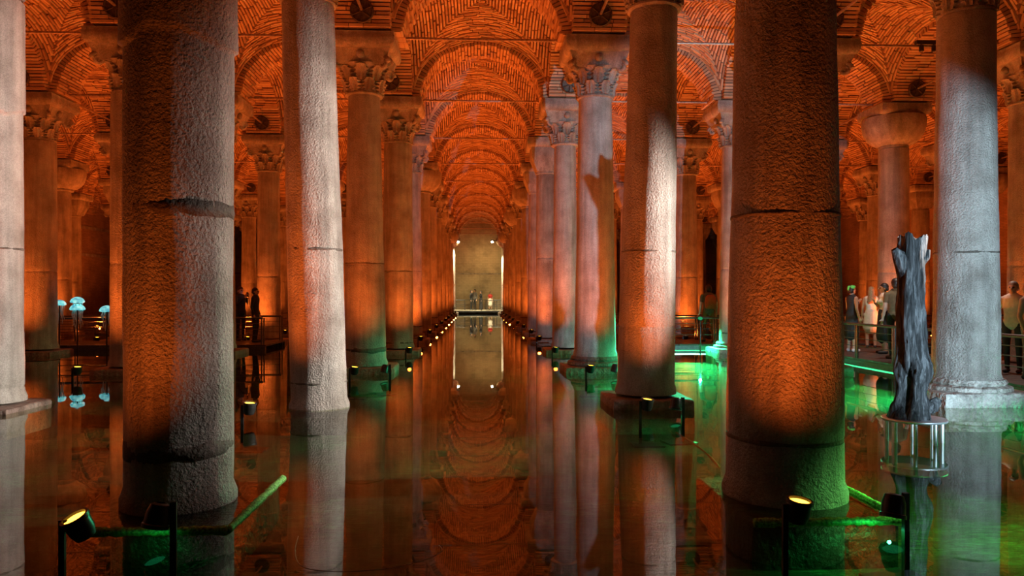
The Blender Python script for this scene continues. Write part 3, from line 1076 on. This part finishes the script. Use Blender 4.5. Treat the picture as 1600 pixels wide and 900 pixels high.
def log_mesh():
    b = MB()
    n, m = 56, 70
    H = 1.74
    vs, fs = [], []
    for i in range(m + 1):
        t = i / m
        r = 0.135 - 0.02 * t
        r += 0.05 * max(0, 1 - t / 0.12) + 0.035 * math.exp(-((t - 0.27) / 0.07) ** 2)
        cxo = -0.02 + 0.01 * math.sin(t * 7) - 0.035 * max(0, 1 - t / 0.3)
        for j in range(n):
            a = 2 * math.pi * j / n
            p = Vector((math.cos(a) * 2.2, math.sin(a) * 2.2, t * 3.0))
            q = r * (1 + 0.16 * noise.noise(p) + 0.1 * noise.noise(Vector((p.x * 4, p.y * 4, t * 6))) + 0.06 * noise.noise(p * 7) + 0.05 * noise.noise(Vector((p.x * 9, p.y * 9, t * 14))))
            # fork at the top: two horns with a notch between them
            if t > 0.86:
                k = (t - 0.86) / 0.14
                q *= 1 + 0.12 * k * math.cos(a) ** 2
            # hollow low on the left face
            da = math.atan2(math.sin(a - 3.9), math.cos(a - 3.9))
            q -= 0.1 * math.exp(-(da / 0.42) ** 2 - ((t - 0.16) / 0.12) ** 2)
            da = math.atan2(math.sin(a - 0.1), math.cos(a - 0.1))
            q += 0.05 * math.exp(-(da / 0.35) ** 2 - ((t - 0.24) / 0.07) ** 2) + 0.06 * math.exp(-(da / 0.5) ** 2 - ((t - 0.06) / 0.05) ** 2)
            zt = H * t
            if t > 0.9:
                zt += (t - 0.9) / 0.1 * (0.07 * noise.noise(Vector((math.cos(a) * 2.5, math.sin(a) * 2.5, 5))) + 0.03 * noise.noise(Vector((math.cos(a) * 9, math.sin(a) * 9, 5))))
            vs.append((cxo + q * math.cos(a), q * math.sin(a), 0.41 + zt))
    for i in range(m):
        for j in range(n):
            k = (j + 1) % n
            fs.append((i * n + j, i * n + k, (i + 1) * n + k, (i + 1) * n + j))
    # sunken broken top
    base = len(vs)
    for j in range(n):
        x, y, z = vs[m * n + j]
        vs.append((-0.02 + (x + 0.02) * 0.55, y * 0.55, z - 0.05 + 0.03 * math.sin(j * 1.7)))
    for j in range(n):
        k = (j + 1) % n
        fs.append((m * n + j, m * n + k, base + k, base + j))
    fs.append(tuple(base + j for j in range(n)))
    fs.append(tuple(range(n - 1, -1, -1)))
    b.add(vs, fs)
    return b.mesh('trunk', M['charred_wood'], 70)
lg = thing('burnt_log', 'upright charred log with a forked broken top on a steel stand', 'log', (LX, LY, TOPZ - 0.41 * 1.14))
lg.scale = (1.14, 1.14, 1.14)
put('trunk', log_mesh(), lg)
def stub(pts, rs, seed):
    b = MB()
    n = 14
    P = [Vector(p) for p in pts]
    b.tube(P, rs, n)
    vs = []
    for v in b.v:
        w = noise.noise_vector(Vector(v) * 18 + Vector((seed, 0, 0))) * 0.012
        vs.append((v[0] + w.x, v[1] + w.y, v[2] + w.z))
    b.v = vs
    return b.mesh('branch_stub', M['charred_wood'], 60)
put('branch_stub', stub([(-0.06, 0, 1.78), (-0.12, -0.02, 1.9), (-0.17, -0.03, 1.98), (-0.215, -0.035, 2.04)], [0.09, 0.075, 0.06, 0.03], 1), lg)
put('branch_stub', stub([(0.05, 0, 1.9), (0.12, -0.02, 1.97), (0.135, -0.02, 2.03)], [0.05, 0.035, 0.018], 2), lg)
put('branch_stub', stub([(0.08, 0, 0.5), (0.17, -0.03, 0.53), (0.22, -0.04, 0.6)], [0.08, 0.065, 0.03], 3), lg)

# ------------------------------------------------------------------ walkways
def walkway(name, label, x0, x1, y0, y1, z, rails, legs, pale=False, strip=None, post_step=1.6, plank=0.3, rail_h=0.78):
    t = thing(name, label, 'walkway', (0, 0, 0))
    dm = M['deck_pale' if pale else 'deck_dark']
    lx = (x1 - x0) > (y1 - y0)
    a0, a1 = (x0, x1) if lx else (y0, y1)
    n = min(290, max(1, round((a1 - a0) / plank)))
    st_ = (a1 - a0) / n
    b = MB()
    if lx: b.box(-st_ / 2 + 0.006, st_ / 2 - 0.006, y0, y1, z - 0.05, z)
    else: b.box(x0, x1, -st_ / 2 + 0.006, st_ / 2 - 0.006, z - 0.05, z)
    me = b.mesh('plank', dm)
    for j in range(n):
        c = a0 + st_ * (j + 0.5)
        put('plank', me, t, (c, 0, 0) if lx else (0, c, 0))
    for s in (0, 1):
        b = MB()
        if lx:
            yy = (y0, y1)[s]; b.box(x0, x1, yy - 0.03, yy + 0.03, z - 0.17, z - 0.05)
        else:
            xx = (x0, x1)[s]; b.box(xx - 0.03, xx + 0.03, y0, y1, z - 0.17, z - 0.05)
        put('edge_beam', b.mesh('edge_beam', M['rail_metal']), t)
    for (px_, py_) in legs:
        b = MB(); b.box(px_ - 0.03, px_ + 0.03, py_ - 0.03, py_ + 0.03, FLOOR, z - 0.05)
        put('support', b.mesh('support', M['rail_metal']), t)
    for (p, q) in rails:
        p, q = Vector((*p, z)), Vector((*q, z))
        L = (q - p).length
        npost = max(2, int(round(L / post_step)) + 1)
        for j in range(npost):
            c = p.lerp(q, j / (npost - 1))
            b = MB()
            for o in (-0.035, 0.035):
                d = (q - p).normalized() * o
                b.box(c.x + d.x - 0.018, c.x + d.x + 0.018, c.y + d.y - 0.018, c.y + d.y + 0.018, z - 0.15, z + rail_h)
            put('post', b.mesh('post', M['rail_metal']), t)
        for hh, r in ((rail_h, 0.03), (rail_h * 0.36, 0.008), (rail_h * 0.58, 0.008), (rail_h * 0.79, 0.008)):
            b = MB(); b.tube([(p.x, p.y, z + hh), (q.x, q.y, z + hh)], r, 8)
            put('top_rail' if hh == rail_h else 'cable', b.mesh('rail', M['rail_metal']), t)
    for (p, q) in (strip or ()):
        b = MB()
        p, q = Vector(p), Vector(q)
        b.tube([p, q], 0.018, 6)
        put('light_strip', b.mesh('light_strip', M['green_glow']), t)
    return t
WZ = 0.16
walkway('walkway', 'dark railed walkway behind the burnt log carrying visitors', 8.75, 11.2, 2.0, 21.9, WZ,
        [((8.78, 3.0), (8.78, 21.6))], [(8.9, 6), (8.9, 11), (8.9, 16.4), (11, 11), (11, 16)],
        strip=[((8.72, 12.6, -0.03), (8.72, 21.6, -0.03))])
walkway('walkway', 'railed walkway crossing behind the green-lit column on the right', 5.4, 19.0, 22.0, 24.3, WZ,
        [((5.5, 22.05), (8.7, 22.05)), ((5.5, 24.2), (18.9, 24.2))], [(5.6, 22.1), (5.6, 24.1), (9, 24.1), (14, 24.1), (18, 24.1), (18, 22.2)],
        strip=[((5.5, 21.96, -0.03), (8.7, 21.96, -0.03))])
walkway('walkway', 'railed walkway beside the jellyfish lamps on the left', -23.5, -6.2, 22.3, 24.5, WZ,
        [((-23.4, 22.35), (-6.3, 22.35)), ((-23.4, 24.4), (-6.3, 24.4))], [(-6.4, 22.5), (-6.4, 24.3), (-11, 22.5), (-16, 22.5), (-21, 22.5), (-16, 24.3), (-21, 24.3)], post_step=2.1)
walkway('walkway', 'pale viewing platform at the far end of the channel', -7.4, 7.6, 66.9, 70.3, 0.3,
        [((-2.0, 67.0), (-1.1, 67.0)), ((-2.0, 70.0), (2.2, 70.0)), ((1.5, 67.0), (2.2, 67.0))], [(-7, 67.2), (-2.2, 67.2), (2.4, 67.2), (7, 67.2), (0, 69)], pale=True, plank=0.6, post_step=1.2, rail_h=0.9)

# ------------------------------------------------------------------ jellyfish lamps
def jellyfish(px, d, py, r, label, double=False):
    x, y, z = at(px, d, py)
    t = thing('jellyfish_lamp', label, 'lamp', (x, y, 0), 0, 'glowing jellyfish sculptures')
    def dome(zc, rr):
        b = MB()
        prof = [(rr * math.cos(p), zc + rr * 0.82 * math.sin(p)) for p in [i * math.pi / 2 / 9 for i in range(10)]]
        prof = [(rr * 0.55, zc + 0.03), (rr * 0.85, zc - 0.02)] + prof[:-1] + [(0.004, prof[-1][1])]
        b.lathe(prof, 24, jit=lambda a, z, r0: 0.012 * math.sin(a * 10) * (z < zc + 0.05))
        o = put('bell', b.mesh('bell', M['jelly_glow'], True), t)
        for j in range(9):
            a = j * 2 * math.pi / 9
            b2 = MB()
            L = 0.35 + 0.25 * ((j * 7) % 5) / 5
            pts = [(rr * (0.6 + 0.12 * math.sin(u * 7 + j)) * math.cos(a), rr * (0.6 + 0.12 * math.sin(u * 7 + j)) * math.sin(a), zc - L * u) for u in [v / 8 for v in range(9)]]
            b2.tube(pts, 0.012, 5)
            put('tentacle', b2.mesh('tentacle', M['jelly_arm'], True), t)
    dome(z, r)
    if double:
        dome(z - r * 1.15, r * 1.08)
    b = MB(); b.lathe([(0.1, FLOOR), (0.1, FLOOR + 0.03), (0.02, FLOOR + 0.04), (0.02, z)], 12)
    put('post', b.mesh('post', M['lamp_black'], 40), t)
jellyfish(121, 21.0, 472, 0.18, 'double-belled glowing blue jellyfish lamp on a post', True)
jellyfish(93, 21.6, 476, 0.17, 'small glowing jellyfish lamp nearest the slim grey column')
jellyfish(167, 20.9, 486, 0.19, 'glowing white-blue jellyfish lamp at the edge of an orange column')

# ------------------------------------------------------------------ far end lamps
for px_, nm in ((716, 'left'), (769, 'right')):
    P = at(px_, 65.0, 377)
    t = thing('mounted_spotlight', 'bright spotlight high beside the far opening, ' + nm + ' of the pale wall', 'lamp', P, 0)
    b = MB(); b.lathe([(0.06, -0.14), (0.13, -0.1), (0.15, 0.1), (0.0, 0.1)], 16)
    h = put('head', b.mesh('head', M['lamp_black'], 40), t, rot=(0.6 + math.pi / 2, 0, 0))
    b = MB(); b.ball((0, 0, 0.11), (0.1, 0.1, 0.05), 12, 6)
    put('lens', b.mesh('lens', M['white_glow'], True), h)
    s = -1 if nm == 'left' else 1
    b = MB(); b.tube([(0, 0.1, 0), (s * 0.3, 0.5, 0.1), (s * 0.9, 0.9, 0.2)], 0.03, 8)
    put('bracket', b.mesh('bracket', M['iron']), t)
    light('wall_spotlight_beam', 'SPOT', P + Vector((0, 0.25, 0.0)), (P.x - s * 0.5, 70.4, 2.0), 420, (1.0, 0.68, 0.26), 120, 0.8, 0.1)
    light('wall_spotlight_beam', 'SPOT', P + Vector((0, 0.1, -0.2)), (P.x + s * 0.8, 66.2, 1.0), 4500, (1.0, 0.85, 0.5), 70, 0.6, 0.1)

# ------------------------------------------------------------------ green light under water
def green_wash(loc, target, length, watts):
    d = bpy.data.lights.new('walkway_strip_light', 'AREA')
    d.shape = 'RECTANGLE'; d.size = length; d.size_y = 0.04; d.spread = math.radians(62)
    d.energy = watts; d.color = GREEN
    o = bpy.data.objects.new('walkway_strip_light', d); COL.objects.link(o)
    o.location = loc
    q = Vector(target) - Vector(loc)
    z = -q.normalized()
    xax = Vector((0, 1, 0)) if abs(q.x) > abs(q.y) else Vector((1, 0, 0))
    yax = z.cross(xax).normalized(); xax = yax.cross(z)
    o.rotation_euler = Matrix((xax, yax, z)).transposed().to_euler()
green_wash((8.63, 14.5, 0.13), (7.83, 14.5, FLOOR), 14.0, 400)
green_wash((6.9, 21.9, 0.13), (6.9, 21.1, FLOOR), 3.6, 150)

# algae rims of the two near plinths
def rim(key, hx, hy, cy, sides):
    r2 = random.Random(5)
    for (p, q) in sides:
        b = MB()
        n = 40
        pts = [(p[0] * hx + (q[0] - p[0]) * hx * u, p[1] * hy + (q[1] - p[1]) * hy * u + cy, 0.0) for u in [v / n for v in range(n + 1)]]
        b.tube(pts, [0.025 + 0.012 * r2.random() for _ in pts], 7)
        o = put('algae_rim', b.mesh('algae_rim', M['algae'], True), COLOBJ[key])
        o['label'] = 'green algae rim along the plinth'
rim((1, 0), 0.55, 0.72, -0.05, [((-1, -1), (1, -1)), ((1, -1), (1, 1))])
rim((0, 0), 0.62, 0.72, -0.05, [((-0.5, -1), (1, -1)), ((1, -1), (1, 1))])

# cables lying in the water
def cable(pts, r, label, m='cable_grey'):
    P = [Vector(p) for p in pts]
    out = []
    for i in range(len(P) - 1):
        p0, p1, p2, p3 = P[max(i - 1, 0)], P[i], P[i + 1], P[min(i + 2, len(P) - 1)]
        for j in range(8):
            t = j / 8
            out.append(0.5 * ((2 * p1) + (p2 - p0) * t + (2 * p0 - 5 * p1 + 4 * p2 - p3) * t * t + (3 * p1 - p0 - 3 * p2 + p3) * t ** 3))
    out.append(P[-1])
    b = MB(); b.tube(out, r, 6)
    tag(put('cable', b.mesh('cable', M[m], True)), label, 'cable')
def wp(px, py, z=0.0):
    d = (EYE - z) * F / (py - HORIZON)
    x, y = at(px, d)
    return (x, y, z)
cable([wp(466, 838), wp(461, 862), wp(472, 885), wp(520, 893), wp(600, 889), wp(660, 876), wp(690, 862), wp(686, 852)], 0.003, 'thin pale wire looping on the water in front')
cable([wp(1056, 676, -0.02), wp(1085, 694, -0.02), wp(1108, 712, -0.02), wp(1124, 730, -0.02)], 0.012, 'pale cable trailing from the dark red slab into the water', 'cable_grey')

# track light on a tie rod
P = at(1446, 16.4, 74)
t = thing('track_light', 'black track with two small spotlights clamped to a tie rod', 'lamp', (P.x, gy(2), 7.07))
b = MB(); b.box(-0.22, 0.22, -0.05, 0.05, 0.03, 0.11)
put('track', b.mesh('track', M['lamp_black']), t)
for s in (-1, 1):
    b = MB(); b.lathe([(0.03, -0.16), (0.05, -0.15), (0.05, -0.03), (0.02, 0.0), (0.015, 0.04)], 12)
    put('spot_head', b.mesh('spot_head', M['lamp_black'], 40), t, (s * 0.14, -0.08, 0))
light('track_light_beam', 'SPOT', (P.x, gy(2) - 0.1, 6.86), (10.2, 18.6, 0.9), 900, (1.0, 0.9, 0.78), 62, 0.6, 0.04)
light('track_light_beam', 'SPOT', (P.x + 0.2, gy(2) - 0.1, 6.86), (10.3, 13.2, 0.9), 800, (1.0, 0.9, 0.78), 50, 0.6, 0.04)

# ------------------------------------------------------------------ people
def round_cone(mb, a, c, ra, rc, fl=1.0, n=14):
    a, c = Vector(a), Vector(c)
    ax = c - a
    L = ax.length
    if L < 1e-6:
        ax = Vector((0, 0, 1)); L = 1e-6
    t = ax.normalized()
    up = Vector((0, 1, 0)) if abs(t.y) < 0.9 else Vector((1, 0, 0))
    u = up.cross(t).normalized(); w = t.cross(u)
    rings = []
    for i in range(5):
        ph = -math.pi / 2 + math.pi / 2 * i / 4
        rings.append((a + t * ra * math.sin(ph), max(0.0005, ra * math.cos(ph))))
    for i in range(5):
        ph = math.pi / 2 * i / 4
        rings.append((c + t * rc * math.sin(ph), max(0.0005, rc * math.cos(ph))))
    vs, fs = [], []
    for (p, r) in rings:
        for j in range(n):
            an = 2 * math.pi * j / n
            o = u * math.cos(an) + w * math.sin(an)
            q = p + Vector((o.x * r, o.y * r * fl, o.z * r))
            vs.append(q)
    m = len(rings)
    for i in range(m - 1):
        for j in range(n):
            k = (j + 1) % n
            fs.append((i * n + j, i * n + k, (i + 1) * n + k, (i + 1) * n + j))
    fs += [tuple(range(n - 1, -1, -1)), tuple((m - 1) * n + j for j in range(n))]
    mb.add(vs, fs)

def person(label, x, y, z, face, height=1.7, top='cloth_black', bottom='cloth_black', shoe='shoe_dark', hair='hair_dark', dress=None, sleeves='short',
           arms=None, female=False, long_hair=False, scarf=None, pack=None, voxel=0.011, stride=0.0, phone=False, group='visitors on the walkways'):
    """face: heading in radians, 0 looks towards -y"""
    s = height / 1.7
    caps = []                       # (a, b, ra, rb, flat, material)
    def cap(a, c, ra, rc, m, fl=1.0):
        caps.append((a, c, ra, rc, fl, m))
    sw = 0.165 if female else 0.19
    hw = 0.1
    # legs
    for sd in (-1, 1):
        st2 = stride * sd
        leg = 'skin' if dress else bottom
        hip, knee, ank = (sd * hw, 0, 0.9), (sd * 0.1, -0.02 - st2 * 0.5, 0.5), (sd * 0.1, 0.02 - st2, 0.09)
        cap(hip, knee, 0.088, 0.062, bottom, 1.0)
        cap(knee, ank, 0.06, 0.042, leg)
        cap((sd * 0.1, 0.04 - st2, 0.045), (sd * 0.11, -0.13 - st2, 0.035), 0.045, 0.036, shoe)
    # trunk
    cap((-0.07, 0, 0.93), (0.07, 0, 0.93), 0.115, 0.115, bottom, 0.85)
    cap((-0.03, 0, 0.95), (0.03, 0.005, 0.95), 0.125 if female else 0.14, 0.125 if female else 0.14, top, 0.85)
    cap((0, 0, 0.98), (0, 0.005, 1.16), 0.145 if female else 0.155, 0.135 if female else 0.16, top, 0.72)
    cap((0, 0.005, 1.16), (0, 0, 1.34), 0.135 if female else 0.16, 0.165 if female else 0.18, top, 0.7)
    cap((-sw * 0.6, 0, 1.385), (sw * 0.6, 0, 1.385), 0.085, 0.085, top, 0.85)
    if female:
        for sd in (-1, 1):
            cap((sd * 0.07, -0.08, 1.28), (sd * 0.07, -0.09, 1.27), 0.06, 0.06, top)
    cap((0, 0.01, 1.42), (0, -0.01, 1.54), 0.058, 0.052, 'skin')
    # head
    cap((0, -0.015, 1.565), (0, -0.005, 1.625), 0.066, 0.083, 'skin', 1.12)
    cap((0, -0.06, 1.53), (0, -0.065, 1.54), 0.032, 0.035, 'skin')
    cap((0, -0.1, 1.615), (0, -0.117, 1.585), 0.011, 0.016, 'skin')
    cap((-0.018, -0.1, 1.548), (0.018, -0.1, 1.548), 0.008, 0.008, 'cloth_red' if female else 'skin')
    for sd in (-1, 1):
        cap((sd * 0.085, 0.0, 1.6), (sd * 0.087, 0.005, 1.575), 0.015, 0.012, 'skin')
        cap((sd * 0.032, -0.093, 1.612), (sd * 0.032, -0.094, 1.612), 0.012, 0.012, 'hair_dark')
    cap((0, 0.02, 1.64), (0, 0.01, 1.655), 0.089, 0.087, hair, 1.08)
    cap((-0.03, 0.045, 1.58), (0.03, 0.045, 1.58), 0.064, 0.064, hair)
    if long_hair:
        cap((0, 0.06, 1.58), (0, 0.09, 1.36), 0.085, 0.1, hair, 0.7)
        cap((-0.05, 0.085, 1.42), (0.05, 0.085, 1.3), 0.07, 0.06, hair, 0.7)
    if scarf:
        cap((-0.06, 0.015, 1.68), (0.06, 0.015, 1.68), 0.05, 0.05, scarf, 1.4)
        cap((0, 0.08, 1.67), (0, 0.11, 1.63), 0.045, 0.03, scarf)
    if dress:
        cap((0, 0, 0.98), (0, 0, dress), 0.165, 0.22, bottom, 0.8)
    # arms and hands
    arms = arms or {}
    for sd in (-1, 1):
        mode = arms.get(sd, 'down')
        sh = Vector((sd * sw, 0, 1.385))
        if mode == 'down':
            el, wr, hd = Vector((sd * (sw + 0.055), 0.03, 1.11)), Vector((sd * (sw + 0.06), -0.05, 0.88)), Vector((0, -0.25, -1))
        elif mode == 'chest':
            el, wr, hd = Vector((sd * (sw + 0.06), -0.04, 1.12)), Vector((sd * 0.06, -0.2, 1.25)), Vector((-sd * 0.5, -0.3, 0.7))
        elif mode == 'phone':
            el, wr, hd = Vector((sd * (sw + 0.03), -0.12, 1.15)), Vector((sd * 0.07, -0.32, 1.36)), Vector((-sd * 0.2, -0.3, 0.9))
        elif mode == 'rail':
            el, wr, hd = Vector((sd * (sw + 0.07), -0.02, 1.12)), Vector((sd * (sw + 0.05), -0.24, 0.95)), Vector((0, -0.9, -0.4))
        else:
            el, wr, hd = Vector((sd * (sw + 0.1), 0.02, 1.13)), Vector((sd * 0.14, -0.06, 0.98)), Vector((-sd * 0.7, -0.2, -0.5))
        hd.normalize()
        if sleeves == 'none': a1, a2 = 'skin', 'skin'
        elif sleeves == 'short': a1, a2 = top, 'skin'
        else: a1, a2 = top, top
        mid = sh.lerp(el, 0.6)
        cap(sh, mid, 0.062 if not female else 0.052, 0.05 if not female else 0.043, a1)
        cap(mid, el, 0.048 if not female else 0.042, 0.042 if not female else 0.037, a2 if sleeves == 'long' else 'skin')
        cap(el, wr, 0.042 if not female else 0.036, 0.028, a2)
        side = hd.cross(Vector((0, -1, 0.2))).normalized()
        palm = wr + hd * 0.07
        cap(wr, palm, 0.028, 0.036, 'skin', 0.8)
        for fi, (o, ln) in enumerate(((-0.027, 0.07), (-0.009, 0.082), (0.009, 0.078), (0.026, 0.06))):
            k1 = palm + side * o + hd * 0.02
            k2 = k1 + hd * ln * 0.55
            k3 = k2 + (hd * 0.8 + Vector((0, -0.45, 0))).normalized() * ln * 0.5
            cap(k1, k2, 0.0105, 0.0095, 'skin'); cap(k2, k3, 0.0095, 0.008, 'skin')
        th = wr + hd * 0.03 - side * sd * 0.025
        cap(th, th + (hd * 0.7 - side * sd * 0.7) * 0.06, 0.012, 0.01, 'skin')
    b = MB()
    for (a, c, ra, rc, fl, m) in caps:
        round_cone(b, a, c, ra, rc, fl)
    src = b.mesh('body_source', M['skin'])
    tmp = bpy.data.objects.new('body_source', src)
    COL.objects.link(tmp)
    md = tmp.modifiers.new('fuse', 'REMESH'); md.mode = 'VOXEL'; md.voxel_size = voxel; md.use_smooth_shade = True
    sm = tmp.modifiers.new('soft', 'SMOOTH'); sm.factor = 0.5; sm.iterations = 2
    dg = bpy.context.evaluated_depsgraph_get()
    dg.update()
    me = bpy.data.meshes.new_from_object(tmp.evaluated_get(dg))
    bpy.data.objects.remove(tmp)
    me.name = 'body'
    names = []
    for cc in caps:
        if cc[5] not in names:
            names.append(cc[5])
    me.materials.clear()
    for nme in names:
        me.materials.append(M[nme])
    n = len(me.polygons)
    cen = np.empty(n * 3); me.polygons.foreach_get('center', cen); cen = cen.reshape(-1, 3)
    best = np.full(n, 1e9); idx = np.zeros(n, int)
    for (a, c, ra, rc, fl, m) in caps:
        a_, c_ = np.array(a), np.array(c)
        d = c_ - a_
        L2 = max(1e-9, d @ d)
        tt = np.clip(((cen - a_) @ d) / L2, 0, 1)
        df = cen - (a_ + tt[:, None] * d)
        df[:, 1] /= fl
        dist = np.sqrt((df ** 2).sum(1)) - (ra + (rc - ra) * tt)
        if m in ('hair_dark', 'hair_blond', 'hair_grey', 'scarf_green'):
            dist -= 0.004
        w = dist < best
        best[w] = dist[w]; idx[w] = names.index(m)
    me.polygons.foreach_set('material_index', idx.astype(np.int32))
    me.shade_smooth()
    t = thing('person', label, 'person', (x, y, z), face, group)
    t.scale = (s, s, s)
    put('body', me, t)
    if pack:
        b = MB()
        b.lathe([(0.1, 1.0), (0.16, 1.03), (0.17, 1.2), (0.15, 1.36), (0.08, 1.42)], 20, c=(0, 0.2))
        o = put('backpack', b.mesh('backpack', M[pack], True), t)
    if phone:
        b = MB(); b.box(-0.038, 0.038, -0.36, -0.35, 1.4, 1.55)
        p = put('phone', b.mesh('phone', M['lamp_black']), t)
        b = MB(); b.box(-0.034, 0.034, -0.349, -0.347, 1.405, 1.545)
        put('screen', b.mesh('screen', M['phone_glow']), p)
    return t
PI = math.pi
def who(px, d): return at(px, d)
x, y = who(1331, 19.3)
person('woman in a black dress and green hair scarf holding the walkway rail side', x, y, WZ, PI / 2 + 0.2, 1.68, 'cloth_black', 'cloth_black', 'shoe_white', 'hair_dark', dress=0.5, sleeves='none', arms={1: 'chest', -1: 'down'}, female=True, scarf='scarf_green')
x, y = who(1361, 20.6)
person('woman with long blond hair in a short white dress seen from behind', x, y, WZ, PI - 0.4, 1.66, 'cloth_white', 'cloth_white', 'shoe_dark', 'hair_blond', dress=0.62, sleeves='none', arms={1: 'down', -1: 'hip'}, female=True, long_hair=True)
x, y = who(1381, 18.6)
person('person in a white shirt and dark skirt left of the burnt log', x, y, WZ, -PI / 2 - 0.3, 1.72, 'cloth_white', 'cloth_black', 'shoe_dark', 'hair_dark', dress=0.45, sleeves='short', arms={1: 'hip', -1: 'chest'}, female=True)
x, y = who(1399, 17.0)
person('dark-haired person in an olive brown shirt half behind the burnt log', x, y, WZ, PI, 1.8, 'cloth_olive', 'cloth_black', 'shoe_dark', 'hair_dark', sleeves='short')
x, y = who(1583, 14.0)
person('man in a white T-shirt and dark trousers leaning over the rail', x, y, WZ, -0.9, 1.68, 'cloth_white', 'cloth_navy', 'shoe_dark', 'hair_grey', sleeves='short', arms={1: 'rail', -1: 'rail'})
x, y = who(1609, 12.9)
person('person in a beige top cut off by the right edge of the picture', x, y, WZ, 0.4, 1.66, 'cloth_beige', 'cloth_grey', 'shoe_dark', 'hair_blond', sleeves='long', arms={1: 'rail'})
x, y = who(1107, 23.4)
person('person with a rust backpack walking beyond the green-lit column', x, y, WZ, PI, 1.75, 'cloth_grey', 'cloth_olive', 'shoe_dark', 'hair_dark', sleeves='short', pack='cloth_rust', stride=0.12, voxel=0.013)
x, y = who(376, 24.0)
person('person in dark clothes looking at a phone on the left walkway', x, y, WZ, 0.9, 1.7, 'cloth_black', 'cloth_black', 'shoe_dark', 'hair_dark', sleeves='long', arms={1: 'phone', -1: 'phone'}, phone=True, voxel=0.013)
x, y = who(399, 23.2)
person('person in black partly hidden by the dim brown column', x, y, WZ, 1.5, 1.66, 'cloth_black', 'cloth_black', 'shoe_dark', 'hair_dark', sleeves='long', voxel=0.013)
x, y = who(31, 23.6)
person('person in dark clothes beyond the grey white column at the edge', x, y, WZ, 0.5, 1.7, 'cloth_black', 'cloth_navy', 'shoe_dark', 'hair_dark', sleeves='long', voxel=0.013)
FARP = 'visitors on the far platform'
x, y = who(736.5, 67.3)
person('person in a black suit, leftmost on the far platform', x, y, 0.3, 1.2, 1.75, 'cloth_black', 'cloth_black', 'shoe_dark', 'hair_dark', sleeves='long', voxel=0.014, group=FARP)
x, y = who(742, 68.2)
person('person in a grey jacket and dark trousers on the far platform', x, y, 0.3, -0.8, 1.85, 'cloth_grey', 'cloth_black', 'shoe_dark', 'hair_dark', sleeves='long', voxel=0.014, group=FARP)
x, y = who(751.5, 67.8)
person('person in a long black robe on the far platform', x, y, 0.3, -1.2, 1.7, 'cloth_black', 'cloth_black', 'shoe_dark', 'hair_dark', dress=0.15, sleeves='long', female=True, voxel=0.014, group=FARP)
x, y = who(766, 69.2)
person('person in a red top and white skirt behind the far table', x, y, 0.3, 0.2, 1.65, 'cloth_red', 'cloth_white', 'shoe_dark', 'hair_dark', dress=0.5, sleeves='short', female=True, voxel=0.014, group=FARP)
# table on the far platform
x, y = who(768.5, 68.0)
t = thing('table', 'narrow dark table on the far platform', 'table', (x, y, 0.3))
b = MB(); b.box(-0.5, 0.5, -0.25, 0.25, 0.82, 0.88); put('tabletop', b.mesh('tabletop', M['deck_dark']), t)
for sx_ in (-1, 1):
    for sy_ in (-1, 1):
        b = MB(); b.box(sx_ * 0.45 - 0.03, sx_ * 0.45 + 0.03, sy_ * 0.2 - 0.03, sy_ * 0.2 + 0.03, 0, 0.82)
        put('leg', b.mesh('leg', M['deck_dark']), t)
